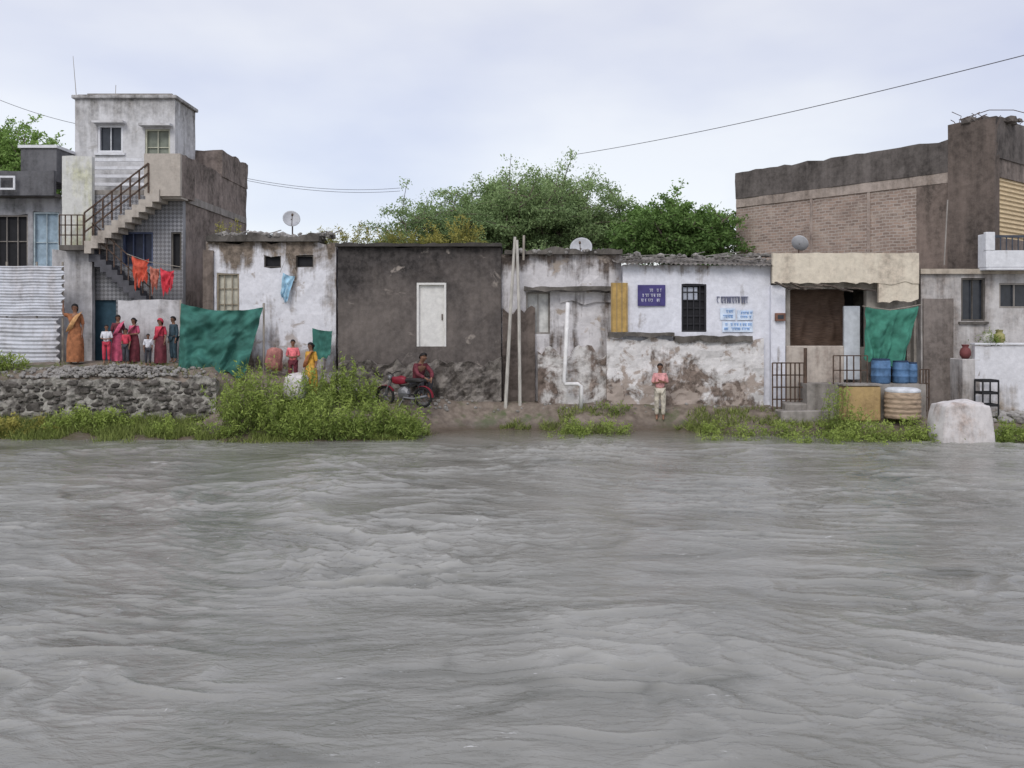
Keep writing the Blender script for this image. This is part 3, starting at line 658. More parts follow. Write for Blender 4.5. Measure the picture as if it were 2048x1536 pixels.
# ============ poles, pipes
E=thing('leaning_pole_pair','two grey wooden poles leaning against stained house','pole',(X(1020,25.8),25.8,.5))
G().tube([(X(1011,25.75),25.72,T(X(1011,25.75),25.72)-.05),(X(1020,25.85),25.85,Z(640,25.85)),(X(1030,26.05),26.05,Z(474,26.05))],[.055,.05,.042],8).obj('pole',simple('pale_pole_wood',(.42,.4,.36),k=(4,4,.6),var=.3),E)
G().tube([(X(1040,25.8),25.8,T(X(1040,25.8),25.8)-.05),(X(1038,25.9),25.9,Z(620,25.9)),(X(1034,26.),26.02,Z(480,26))],[.05,.047,.04],8).obj('pole',simple('pale_pole_wood2',(.45,.43,.39),k=(4,4,.6),var=.3),E)
G().tube([(X(1047,26),26.1,Z(520,26)),(X(1048,26),26.1,Z(470,26))],.035,6).obj('bracket',mwood,E)
o=G().tube([(X(1136,25.5),25.6,Z(605,25.6)),(X(1132,25.5),25.55,Z(700,25.55)),(X(1128,25.5),25.5,Z(762,25.5)),(X(1130,25.5),25.5,Z(768,25.5)),(X(1155,25.5),25.5,Z(768,25.5)),(X(1162,25.5),25.5,Z(772,25.5)),(X(1162,25.5),25.5,Z(818,25.5))],.06,10).obj('drain_pipe',mpipe,None,smooth=True)
tag(o,'white plastic drain pipe with bend at the foot of wall','pipe')

def dish(px,py,d,r,label,tiltx=.5,yaw=.3,zbase=None):
    c=Vector((X(px,d),d,Z(py,d)));zb=zbase
    E=thing('satellite_dish',label,'satellite dish',(c.x,c.y+.1,zb),group='satellite dishes on the roofs')
    M=Matrix.Rotation(yaw,3,'Z')@Matrix.Rotation(math.pi/2-tiltx,3,'X')
    prof=[(max(.001,r*k/8),-.25*r*(1-(k/8)**2)) for k in range(9)]
    o=G().lathe(prof,c,24,M).obj('reflector',S('dish_grey',(.42,.43,.45),rough=.6,var=.15),E,smooth=True)
    m=o.modifiers.new('s','SOLIDIFY');m.thickness=.012
    f=c+M@Vector((0,0,r*.8))
    G().tube([c+M@Vector((0,-r*.9,0)),f],.012,6).tube([f,f+M@Vector((0,0,.07))],.035,8).obj('feed_arm',mmetal,E)
    G().tube([c+M@Vector((0,0,-.2*r)),(c.x,c.y+.12,c.z-.15),(c.x,c.y+.12,zb)],.022,8).beam((c.x-.2,c.y+.12,zb+.02),(c.x+.2,c.y+.12,zb+.02),.04).obj('stand',mmetal,E)
dish(583,437,27.6,.27,'grey satellite dish on stand above white house roof',.35,.35,5.15)
dish(1162,495,26.6,.34,'pale satellite dish on stained house roof',.4,-.2,4.95)
dish(1600,486,27.2,.26,'small dark-backed satellite dish on cream house roof',.5,2.5,4.8)

# ============ tarps
mtarp=simple('green_tarp',(.04,.135,.11),rough=.8,var=.45,scale=2.2,spec=.2)
E=thing('green_tarpaulin_screen','dark green tarpaulin hung on a rope between sticks','tarpaulin',(-9,25.4,1.7))
cloth('sheet',mtarp,E,(X(362,25.5),25.5,Z(606,25.5)),(X(526,25.9),25.9,Z(614,25.9)),(X(352,25.0),25.1,Z(738,25.2)),(X(490,25.4),25.3,Z(754,25.4)),80,64,.13,.16,2.5,2,.14)
G().tube([(X(361,25.55),25.56,1.6),(X(361,25.55),25.56,Z(600,25.5))],.03,6).obj('post',mwood,E)
G().tube([(X(527,25.95),25.98,1.2),(X(527,25.95),25.98,Z(606,25.9))],.03,6).obj('post',mwood,E)
o=cloth('green_cloth',mtarp,None,(X(624,26),26.05,Z(656,26)),(X(664,26),26.05,Z(662,26)),(X(628,26),25.9,Z(722,26)),(X(662,26),25.9,Z(712,26)),20,20,.03,.03,2,5)
tag(o,'small green tarpaulin hanging against the white house','tarpaulin')
E=thing('green_porch_curtain','green cloth curtain draped across the porch','curtain',(10.6,25.6,.6))
cloth('sheet',simple('bright_green_cloth',(.05,.2,.145),rough=.85,var=.35,scale=3),E,(X(1730,25.6),25.55,Z(614,25.6)),(X(1836,25.6),25.55,Z(612,25.6)),(X(1726,25.6),25.5,Z(716,25.6)),(X(1800,25.6),25.4,Z(738,25.6)),50,40,.06,.1,4,9,.08)
G().tube([(X(1724,25.6),25.57,Z(612,25.6)),(X(1780,25.6),25.57,Z(620,25.6)),(X(1842,25.6),25.57,Z(609,25.6))],.012,5).obj('rope',mwood,E)
for k,(a,b,c_,d_,col,nm) in enumerate(((266,300,512,572,(.55,.1,.06),'orange red'),(300,322,530,582,(.5,.18,.13),'faded coral'),(322,350,535,590,(.55,.05,.07),'bright red'))):
    o=cloth('hanging_cloth',S('cloth_%s'%nm.replace(' ','_'),col,rough=.85),None,(X(a,26.5),26.42,Z(c_,26.5)),(X(b,26.5),26.42,Z(c_+6,26.5)),(X(a+6,26.5),26.38,Z(d_,26.5)),(X(b-3,26.5),26.38,Z(d_-14,26.5)),16,18,.06,.07,2.5,k,.2)
    tag(o,nm+' garment hung to dry on the staircase rail','laundry','laundry drying on the staircase')
tag(G().tube([(X(255,26.5),26.45,Z(508,26.5)),(X(300,26.5),26.44,Z(524,26.5)),(X(362,26.5),26.45,Z(534,26.5))],.01,5).obj('clothes_line',mwood),'thin rope holding drying garments','rope')
o=cloth('blue_cloth',S('pale_blue_cloth',(.34,.54,.68),rough=.85),None,(X(566,26.4),26.38,Z(545,26.4)),(X(590,26.4),26.38,Z(552,26.4)),(X(562,26.4),26.35,Z(590,26.4)),(X(574,26.4),26.35,Z(605,26.4)),14,16,.05,.04,2,3,.15)
tag(o,'pale blue cloth hanging on the white house wall','laundry')
tag(G().tube([(X(560,26.4),26.4,Z(545,26.4)),(X(577,26.4),26.4,Z(505,26.4)),(X(594,26.4),26.4,Z(551,26.4))],.008,4).obj('hanging_string',mwood),'string holding the blue cloth','rope')

# ============ motorcycle (parked on the rubble)
mxp=X(808,24.9);mc=thing('motorcycle','dark parked motorcycle with maroon fuel tank on the rubble bank','motorcycle',(mxp,24.9,T(mxp,24.9)+.03),rot=math.radians(-22),scale=.95)
mrub=S('black_rubber',(.02,.02,.02),rough=.8);mst_=S('dull_steel',(.2,.2,.21),rough=.5,metal=.6);mtank=S('maroon_enamel',(.2,.015,.03),rough=.35);mbl=S('black_seat',(.025,.023,.023),rough=.6)
def wheel(cx):
    g=G();v=[];nu,nv=28,8
    for i in range(nu):
        for j in range(nv):
            a=2*math.pi*i/nu;b=2*math.pi*j/nv;r=.27+.04*math.cos(b);v.append((cx+r*math.cos(a),.045*math.sin(b),.31+r*math.sin(a)))
    g.add(v,[(i*nv+j,i*nv+(j+1)%nv,((i+1)%nu)*nv+(j+1)%nv,((i+1)%nu)*nv+j) for i in range(nu) for j in range(nv)])
    w_=g.obj('wheel',mrub,mc,smooth=True,local=True)
    g=G();g.lathe([(.001,-.05),(.05,-.05),(.05,.05),(.001,.05)],(cx,0,.31),12,Matrix.Rotation(math.pi/2,3,'X'))
    for k in range(8):
        a=math.pi*k/4;g.tube([(cx,0,.31),(cx+.24*math.cos(a),0,.31+.24*math.sin(a))],.007,4)
    g.obj('rim',mst_,w_,local=True)
wheel(-.63);wheel(.63)
G().tube([(-.63,.06,.31),(-.42,.06,.85),(-.38,.03,.95)],.022,8).tube([(-.63,-.06,.31),(-.42,-.06,.85),(-.38,-.03,.95)],.022,8).obj('fork',mst_,mc,local=True)
G().tube([(-.32,-.36,1.04),(-.4,-.2,1.02),(-.4,0,.96),(-.4,.2,1.02),(-.32,.36,1.04)],.016,8).obj('handlebar',mbl,mc,local=True)
G().lathe([(.001,-.02),(.085,-.01),(.085,.06),(.04,.12),(.001,.13)],(-.5,0,.86),16,Matrix.Rotation(math.pi/2,3,'Y')).obj('headlight',mst_,mc,smooth=True,local=True)
G().rock((-.14,0,.8),(.27,.13,.13),2,sub=3).obj('fuel_tank',mtank,mc,smooth=True,local=True)
G().rock((.32,0,.8),(.36,.13,.075),3,sub=3).obj('seat',mbl,mc,smooth=True,local=True)
G().rock((.02,0,.42),(.2,.13,.2),5,sub=2).tube([(.05,-.14,.3),(.4,-.16,.27),(.85,-.17,.36)],[.025,.035,.045],8).obj('engine',mst_,mc,local=True)
G().tube([(-.36,0,.85),(-.1,0,.62),(.3,0,.62),(.55,0,.76)],.03,6).tube([(.1,.08,.4),(.63,.09,.31),(.5,.09,.68)],.018,6).tube([(.1,-.08,.4),(.63,-.09,.31),(.5,-.09,.68)],.018,6).obj('chassis',mbl,mc,local=True)
def fender(cx,a0,a1,mat):
    g=G();v=[];n=14
    for i in range(n+1):
        a=a0+(a1-a0)*i/n
        for s_ in (-.07,-.04,.04,.07): v.append((cx+(.35-abs(s_)*.4)*math.cos(a),s_,.31+(.35-abs(s_)*.4)*math.sin(a)))
    g.add(v,[(i*4+j,i*4+j+1,i*4+4+j+1,i*4+4+j) for i in range(n) for j in range(3)]).obj('mudguard',mat,mc,smooth=True,local=True)
fender(-.63,.5,2.6,mtank);fender(.63,.0,2.2,mtank)
G().tube([(.05,-.08,.3),(-.02,-.3,.03)],.014,6).obj('side_stand',mst_,mc,local=True)

# ============ barrels, tank, gate, railings right
mblue=simple('blue_plastic',(.08,.16,.29),rough=.65,var=.4)
def barrel(x,y,z,r,h,mat,label):
    E=thing('plastic_drum',label,'water drum',(x,y,z),group='blue water drums on the porch')
    pr=[(.001,0),(r*.92,0),(r,.05),(r,h*.3),(r*1.04,h*.32),(r*1.04,h*.35),(r,h*.37),(r,h*.63),(r*1.04,h*.65),(r*1.04,h*.68),(r,h*.7),(r,h*.93),(r*.9,h),(.001,h)]
    G().lathe(pr,(x,y,z),24).obj('drum_body',mat,E,smooth=True)
    G().lathe([(r*.93,h+.004),(r*.93,h+.04),(.001,h+.045)],(x,y,z),24).obj('lid',S('dark_lid',(.03,.05,.1)),E)
zs_=Z(768,25)
pf=thing('porch_platform','low stone platform in front of the porch','platform',(9.8,25.2,.3))
wall('platform',mconc,pf,(X(1612,25),24.9),(X(1842,25.2),24.9),.1,zs_,th=.8,amp=.03,seed=111)
barrel(X(1766,25.1),25.25,zs_+.003,.26,.66,mblue,'blue plastic water drum with black lid on the platform')
barrel(X(1806,25.2),25.35,zs_+.003,.22,.6,mblue,'blue plastic water drum with black lid on the platform')
barrel(X(1834,25.1),25.45,zs_+.003,.16,.55,mblue,'narrow blue plastic drum beside railing')
E=thing('ribbed_water_tank','squat ribbed tan water tank with whitish cover','water tank',(X(1804,24.5),24.5,.4))
r=.47;d=24.4;zb=Z(832,d);h=Z(780,d)-zb
pr=[(.001,0),(r,0)]+[(r*(1+.03*math.sin(k*1.6)),h*(k+1)/22) for k in range(20)]+[(r*.97,h),(.001,h)]
G().lathe(pr,(X(1805,d),d,zb-.05),32).obj('tank_body',simple('tan_plastic',(.37,.28,.2),rough=.75,k=(1,1,4),var=.4),E,smooth=True)
G().lathe([(r*.98,h+.004),(r*1.0,h+.06),(r*.8,h+.11),(.001,h+.13)],(X(1805,d),d,zb-.05),32).obj('cover',S('white_cover',(.58,.6,.63)),E,smooth=True)
E=thing('yellow_masonry_tank','yellow ochre masonry trough beside the platform','water trough',(X(1728,24.6),24.6,.4))
G().box(X(1690,24.4),X(1764,24.4),24.45,24.88,.3,Z(773,24.4)).obj('trough_body',plaster('ochre_paint',(.48,.34,.16),(.26,.18,.1),.56,.1,1.5),E,bevel=.04)
G().box(X(1688,24.4),X(1766,24.4),24.43,24.89,Z(773,24.4)+.004,Z(769,24.4)+.01).obj('rim',mconc,E,bevel=.01)
rl=thing('porch_railing','dark metal railing beside blue drums','railing',(10,24.9,.8))
rail(rl,(X(1668,24.9),24.95,zs_-.02),(X(1736,24.9),24.95,zs_-.02),.82,5,.03,1)
rail(rl,(X(1842,24.9),24.95,.5),(X(1868,24.9),25.2,.5),1.2,3,.03,2)
gt=thing('metal_gate','rusty metal gate in front of cream house','gate',(8,25.3,.5))
rail(gt,(X(1545,25.3),25.3,T(7.4,25.3)+.02),(X(1608,25.3),25.3,T(8.3,25.3)+.02),1.38,7,.035,3,name='gate_frame')
G().tube([(X(1608,25.3)+.04,25.3,.2),(X(1608,25.3)+.04,25.3,Z(696,25.3))],.05,8).obj('gate_post',mmetal,gt)
st_o=thing('stone_step','rough stone step in front of cream house','step',(8.5,25,.4));
G().box(X(1555,25),X(1660,25),24.7,25.2,.1,.58,.03).box(X(1570,25),X(1640,25),24.95,25.4,.3,.76,.03).obj('step',mconc,st_o,bevel=.03)
b=thing('black_crate','black open crate by the white boundary wall','crate',(X(1972,24.8),24.8,.6))
bx=G();xa,xb,za,zb=X(1956,24.8),X(1990,24.8),T(13.2,24.8)+.01,Z(760,24.8)
for z_ in np.linspace(za,zb-.05,4): bx.box(xa,xb,24.6,24.62,z_,z_+.07).box(xa,xb,24.98,25.0,z_,z_+.07).box(xa,xa+.02,24.62,24.98,z_,z_+.07).box(xb-.02,xb,24.62,24.98,z_,z_+.07)
for (a_,c_) in ((xa,24.575),(xb-.04,24.575),(xa,25.003),(xb-.04,25.003)): bx.box(a_,a_+.04,c_,c_+.02,za,zb)
bx.obj('crate_frame',S('black_plastic',(.02,.02,.022),rough=.5),b)
for k,(px,py,c_,nm) in enumerate(((1930,690,(.16,.05,.05),'dark red'),(1975,690,(.45,.44,.4),'pale'),(1998,690,(.3,.28,.12),'olive'))):
    d=25.35;x_=X(px,d);z_=Z(692,25.2)+.06 if px>1950 else 2.0
    E=thing('water_pot',nm+' rounded water pot on the white wall' if px>1950 else nm+' pot on a ledge beside window','pot',(x_,d,z_),group='pots by the white wall')
    r=.15;G().lathe([(.001,0),(.09,0),(r,.1),(r*1.02,.18),(r*.8,.28),(r*.5,.32),(r*.65,.37)],(x_,d-.02,z_),18).obj('pot_body',S('pot_'+nm.replace(' ','_'),c_,rough=.7),E,smooth=True)
    G().lathe([(r*.6,.37),(r*.7,.38),(r*.66,.4),(r*.55,.39)],(x_,d-.02,z_),18).obj('rim',S('pot_rim_'+nm.replace(' ','_'),c_,rough=.7),E,smooth=True)
o=thing('window_ledge','concrete ledge below the dark window','ledge',(X(1932,25.7),25.7,1.9));G().box(X(1915,25.5),X(1950,25.5),25.2,25.97,.4,1.99).obj('ledge',m6,o,bevel=.02)

# ============ wires
def wire(pts,r,label):
    P_=[Vector((X(a,d),d,Z(b,d))) for a,b,d in pts]
    L=[]
    for i in range(25):
        t=i/24;p=P_[0].lerp(P_[1],t);p.z-=.25*4*t*(1-t);L.append(p)
    tag(G().tube(L,r,5).obj('power_line',S('wire_grey',(.09,.09,.1))),label,'cable','overhead power lines')
wire(((1150,309,44),(2300,45,21)),.013,'thin black overhead power line rising over brick building')
wire(((470,352,34),(800,376,38)),.009,'thin black overhead cable behind white house');wire(((470,356,34.2),(800,382,38)),.009,'thin black overhead cable behind white house')
wire(((-200,100,25),(150,247,29)),.008,'thin black overhead cable above grey house')
o=G().tube([(X(150,29.2),29.3,zt+.1),(X(143,29.2),29.3,Z(112,29.3))],[.013,.007],6).obj('antenna_rod',mwood);tag(o,'tall thin metal rod standing on rooftop room','antenna')
o=G().tube([(X(228,29.2),29.3,zt+.1),(X(229,29.2),29.3,Z(170,29.3))],.009,5).obj('antenna_rod',mwood);tag(o,'short thin metal rod standing on rooftop room','antenna')

# ============ foliage
def leaves(cen,size,name,mat,parent,tint,flat=0.,asp=.5):
    n=len(cen);a=rng.normal(size=(n,3));a[:,2]*=(1-flat);a/=np.linalg.norm(a,axis=1)[:,None]
    b=rng.normal(size=(n,3));b-= (b*a).sum(1)[:,None]*a;b/=np.linalg.norm(b,axis=1)[:,None]
    s=size*rng.uniform(.6,1.3,n)[:,None];a=a*s;b=b*s*asp
    v=np.stack([cen-a,cen+b,cen+a,cen-b],1).reshape(-1,3)
    return npmesh(name,v,np.arange(4*n).reshape(n,4),mat,parent,np.repeat(np.clip(tint,0,1),4))
mfol=foliage('acacia_leaves',(.09,.15,.06),(.31,.42,.18))
mfol2=foliage('dense_green_leaves',(.045,.1,.025),(.24,.38,.11))
mfol3=foliage('weed_leaves',(.06,.11,.02),(.36,.45,.11))
mfoly=foliage('yellow_weeds',(.16,.17,.04),(.5,.45,.12))
mbark=simple('bark',(.15,.12,.1),k=(3,3,.8),var=.4,rough=.9)
def tree(label,base,top,env,nl,nsub,ntw,npl,leaf,mat,droop=.1,spread=.35,seed=0,asp=.5,jit=.07,br=(.1,.05,.015)):
    r=random.Random(seed);E=thing('tree',label,'tree',base,group=None)
    base=Vector(base);fork=Vector(top);g=G()
    g.tube([base,base.lerp(fork,.5)+Vector((.1,0,0)),fork],[.32,.26,.22],10).obj('trunk',mbark,E,smooth=True)
    g=G();cs=[];tn=[]
    for i in range(nl):
        e=Vector(env(r));m=fork.lerp(e,.5)+Vector((r.uniform(-.3,.3),r.uniform(-.3,.3),.2))
        g.tube([fork,m,e],list(br),6)
        for j in range(nsub):
            t=r.uniform(.4,1);p=(fork.lerp(m,t*2) if t<.5 else m.lerp(e,t*2-1))
            dv=Vector((r.gauss(0,1.2),r.gauss(0,1),r.gauss(.2,.6))).normalized();l=r.uniform(.5,1.5)*spread*2.4
            e2=p+dv*l;g.tube([p,p.lerp(e2,.5)+Vector((0,0,.08)),e2],[.02,.013,.006],4,False)
            lt=r.random()
            for k in range(ntw):
                p2=p.lerp(e2,r.uniform(.3,1));dv2=(dv*.6+Vector((r.gauss(0,1),r.gauss(0,1),r.gauss(.1,.7)))).normalized()
                e3=p2+dv2*r.uniform(.3,.9)*spread*1.5-Vector((0,0,droop))
                for q_ in range(npl):
                    t=r.random()
                    c_=p2.lerp(e3,t)+Vector((r.gauss(0,jit),r.gauss(0,jit),r.gauss(0,jit*.7)))
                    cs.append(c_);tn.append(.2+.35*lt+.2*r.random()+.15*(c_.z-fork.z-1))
    g.obj('limbs',mbark,E,smooth=True)
    leaves(np.array([tuple(c) for c in cs]),leaf,'crown',mat,E,np.array(tn),asp=asp)
d=37
def env1(r):
    px=r.uniform(748,1330) if r.random()<.6 else r.triangular(850,1250,1090);t=(px-1060)/290
    top=346+78*abs(t)**1.9+ r.uniform(0,26);bot=492
    py=top+(bot-top)*r.random()**1.2;dd=d+r.uniform(-2.5,2.5);return (X(px,dd),dd,Z(py,dd))
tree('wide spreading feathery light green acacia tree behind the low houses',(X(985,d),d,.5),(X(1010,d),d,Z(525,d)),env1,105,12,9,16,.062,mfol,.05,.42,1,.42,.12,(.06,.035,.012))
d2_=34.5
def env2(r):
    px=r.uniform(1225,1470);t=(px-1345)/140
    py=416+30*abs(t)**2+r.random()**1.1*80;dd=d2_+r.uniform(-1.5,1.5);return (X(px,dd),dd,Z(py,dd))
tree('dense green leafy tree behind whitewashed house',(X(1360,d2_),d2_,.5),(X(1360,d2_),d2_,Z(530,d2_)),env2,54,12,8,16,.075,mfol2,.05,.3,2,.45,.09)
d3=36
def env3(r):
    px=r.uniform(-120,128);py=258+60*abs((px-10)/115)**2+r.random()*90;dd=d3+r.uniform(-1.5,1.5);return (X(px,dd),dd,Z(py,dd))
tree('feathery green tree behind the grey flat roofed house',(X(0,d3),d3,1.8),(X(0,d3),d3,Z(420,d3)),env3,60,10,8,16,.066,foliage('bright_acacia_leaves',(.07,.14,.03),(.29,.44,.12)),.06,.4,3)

def bush(label,px0,px1,py0,py1,d,n,mat,leaf=.05,seed=0,depth=.7,name='bush',cat='bush',z0=None,bias=0,dens=80):
    r=random.Random(seed);xa,xb=X(px0,d),X(px1,d);zt_=Z(py0,d);zb=z0 if z0 is not None else T((xa+xb)/2,d)
    cx=(xa+xb)/2;E=thing(name,label,cat,(cx,d,zb));g=G();cs=[];tn=[]
    ns=max(6,int(n/dens))
    for i in range(ns):
        bx_=cx+(xb-xa)/2*.8*r.uniform(-1,1);by=d+depth*.7*r.uniform(-1,1)
        zz0=(max(-.1,T(bx_,by)) if z0 is None else z0)-.03
        t=(bx_-cx)/((xb-xa)/2);hgt=(zt_-zb)*(1-.5*t*t)*r.uniform(.15,1.2)
        tip=Vector((bx_+(xb-xa)*.11*r.gauss(0,1)+t*.15,by+r.gauss(0,.15)-.1,zz0+max(.08,hgt)))
        b0=Vector((bx_,by,zz0));mid=b0.lerp(tip,.5)+Vector((r.gauss(0,.05),r.gauss(0,.05),.05))
        g.tube([b0,mid,tip],[.01,.007,.003],4,False);lt=r.random()
        for k in range(int(n/ns)):
            u=r.random()**.8;p=b0.lerp(mid,u*2) if u<.5 else mid.lerp(tip,u*2-1)
            sp_=.12*(1.15-u*.85);c_=p+Vector((r.gauss(0,sp_),r.gauss(0,sp_),r.gauss(0,.06)))
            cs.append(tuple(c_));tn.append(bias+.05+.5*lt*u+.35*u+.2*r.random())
    g.obj('stems',S('green_stem',(.14,.16,.05)),E)
    leaves(np.array(cs),leaf,'foliage',mat,E,np.array(tn),asp=.3)
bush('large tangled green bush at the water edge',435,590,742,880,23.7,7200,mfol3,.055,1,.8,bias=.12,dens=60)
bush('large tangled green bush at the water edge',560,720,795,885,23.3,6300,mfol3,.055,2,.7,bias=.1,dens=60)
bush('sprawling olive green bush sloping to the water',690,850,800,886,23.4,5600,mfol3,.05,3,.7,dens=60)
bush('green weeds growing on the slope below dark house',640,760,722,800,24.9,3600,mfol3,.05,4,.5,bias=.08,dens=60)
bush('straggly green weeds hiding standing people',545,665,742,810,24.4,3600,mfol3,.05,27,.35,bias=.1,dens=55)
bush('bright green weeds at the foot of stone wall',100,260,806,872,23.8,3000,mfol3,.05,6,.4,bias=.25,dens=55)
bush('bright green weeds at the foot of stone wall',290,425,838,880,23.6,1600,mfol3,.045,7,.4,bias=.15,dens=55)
bush('yellowish green weeds at water edge',-60,95,836,878,23.5,2600,mfoly,.05,8,.4,dens=55)
bush('tall green weeds in front of the yellow trough',1635,1712,776,865,24,1800,mfol3,.045,9,.35,bias=.15,dens=55)
bush('leafy green weeds at the water edge',1660,1790,842,898,22.9,2300,mfol3,.045,10,.6,bias=.2,dens=55)
bush('leafy green weeds beside white tank',1780,1900,836,900,22.9,2200,mfol3,.045,11,.6,bias=.25,dens=55)
bush('low green weeds on muddy bank',1080,1190,832,858,24.2,1100,mfol3,.04,12,.4,bias=.15)
bush('low green weeds on muddy bank',1170,1270,836,860,24.2,800,mfol3,.04,13,.4,bias=.15)
bush('low green weeds on muddy bank',1385,1520,840,868,23.9,1300,mfol3,.04,14,.5,bias=.25)
bush('low green weeds on muddy bank',1500,1660,840,872,23.7,1500,mfol3,.04,15,.6,bias=.2)
bush('broken weeds trailing into flood water',1420,1600,862,882,23.0,600,mfol3,.04,30,.5,bias=.1)
bush('broken weeds trailing into flood water',1590,1700,866,892,22.6,600,mfol3,.04,31,.4,bias=.1)
bush('broken weeds trailing into flood water',1090,1250,858,872,23.5,400,mfol3,.035,32,.4,bias=.1)
bush('green weeds against the eroded wall',1195,1260,795,820,25.4,500,mfol3,.04,16,.2)
bush('green weeds beyond the white tank',1960,2080,850,905,22.8,2000,mfol3,.045,17,.5)
bush('green grass beside the metal sheet fence',-40,60,705,745,25.1,2300,mfol3,.045,18,.4,bias=.2)
bush('yellow flowering weeds growing on dark house roof',860,960,436,494,27.2,2600,mfoly,.045,21,.5,z0=5.25)
bush('yellow green weeds growing on house roof',640,760,452,494,27.3,2600,mfoly,.045,22,.5,z0=5.2,bias=-.1)
bush('yellow green weeds growing on house roof',740,880,460,494,27.5,2300,mfoly,.045,23,.5,z0=5.25,bias=-.2)
bush('yellow green weeds on white house roof',425,505,440,480,27.4,1300,mfoly,.04,24,.4,z0=5.2,bias=-.1)
bush('dry weeds on stained house roof',1050,1130,482,505,27,800,mfol,.04,25,.3,z0=4.95)
bush('small potted plants on white boundary wall',1960,1995,655,690,25.3,400,mfol3,.04,26,.1,z0=2.45,name='potted_plant',cat='plant')
n=90000
gx=rng.uniform(-19,17,n);gy=yw(gx)+rng.uniform(-.6,3.0,n)*rng.random(n)**.7
msk=fbm(gx*.5,gy*.9,3,77)+.22*(gx<-7.5)+.1*((gx>-7.5)&(gx<-2.8))-.6*((gx>-2.6)&(gx<.8))-.6*((gx>3.3)&(gx<5.0))-.04*(gx>5)-.25*(gy<yw(gx))+.4*fbm(gx*2.2,gy*2.2,2,5)
keep=(msk>.03)&(gy<25.6)&~((gx<-8)&(gy>24.35)&(gy<25.3)&(rng.random(n)<.85));gx,gy=gx[keep],gy[keep];n=len(gx)
gz=np.maximum(terrain(gx,gy),-.08);gh=rng.uniform(.04,.19,n)*(1+.6*(gx<-8)*(gy<24.4))
an=rng.uniform(0,2*np.pi,n);ln=rng.normal(0,.1,(n,2));w_=.009+.008*rng.random(n)
b0=np.stack([gx-np.cos(an)*w_,gy-np.sin(an)*w_,gz-.02],1);b1=np.stack([gx+np.cos(an)*w_,gy+np.sin(an)*w_,gz-.02],1);tp=np.stack([gx+ln[:,0],gy+ln[:,1],gz+gh],1)
o=npmesh('grass',np.stack([b0,b1,tp],1).reshape(-1,3),np.arange(3*n).reshape(n,3),foliage('grass_blades',(.09,.12,.03),(.35,.41,.12)),None,np.repeat(rng.random(n),3));o['kind']='stuff'

# ============ people
def skin(verts,edges,rad,roots,sub=1):
    me=bpy.data.meshes.new('tmp');me.from_pydata([tuple(v) for v in verts],edges,[])
    ob=bpy.data.objects.new('tmp',me);COL.objects.link(ob)
    m=ob.modifiers.new('k','SKIN');m.use_smooth_shade=True
    sv=me.skin_vertices[0].data
    for i,r in enumerate(rad):
        sv[i].radius=(r,r) if isinstance(r,(int,float)) else r;sv[i].use_root=i in roots
    s_=ob.modifiers.new('s','SUBSURF');s_.levels=sub;s_.render_levels=sub
    dg=bpy.context.evaluated_depsgraph_get();dg.update()
    out=bpy.data.meshes.new_from_object(ob.evaluated_get(dg));bpy.data.objects.remove(ob);return out
def put(name,me,mat,parent):
    me.materials.clear();me.materials.append(mat);me.polygons.foreach_set('use_smooth',[True]*len(me.polygons))
    o=bpy.data.objects.new(name,me);COL.objects.link(o);o.parent=parent;return o
J0=dict(pel=(0,0,.95),spi=(0,0,1.12),che=(0,0,1.30),nb=(0,.01,1.43),nk=(0,0,1.49),
 sL=(.165,0,1.385),eL=(.21,.02,1.1),wL=(.2,-.05,.86),sR=(-.165,0,1.385),eR=(-.21,.02,1.1),wR=(-.2,-.05,.86),
 hL=(.09,0,.9),kL=(.1,-.02,.5),aL=(.1,.02,.08),hR=(-.09,0,.9),kR=(-.1,-.02,.5),aR=(-.1,.02,.08))
mskin=S('brown_skin',(.24,.13,.085),rough=.6);mhair=S('black_hair',(.012,.01,.01),rough=.6);meye=S('eye_dark',(.02,.015,.012),rough=.3);mlip=S('lip',(.2,.06,.05))
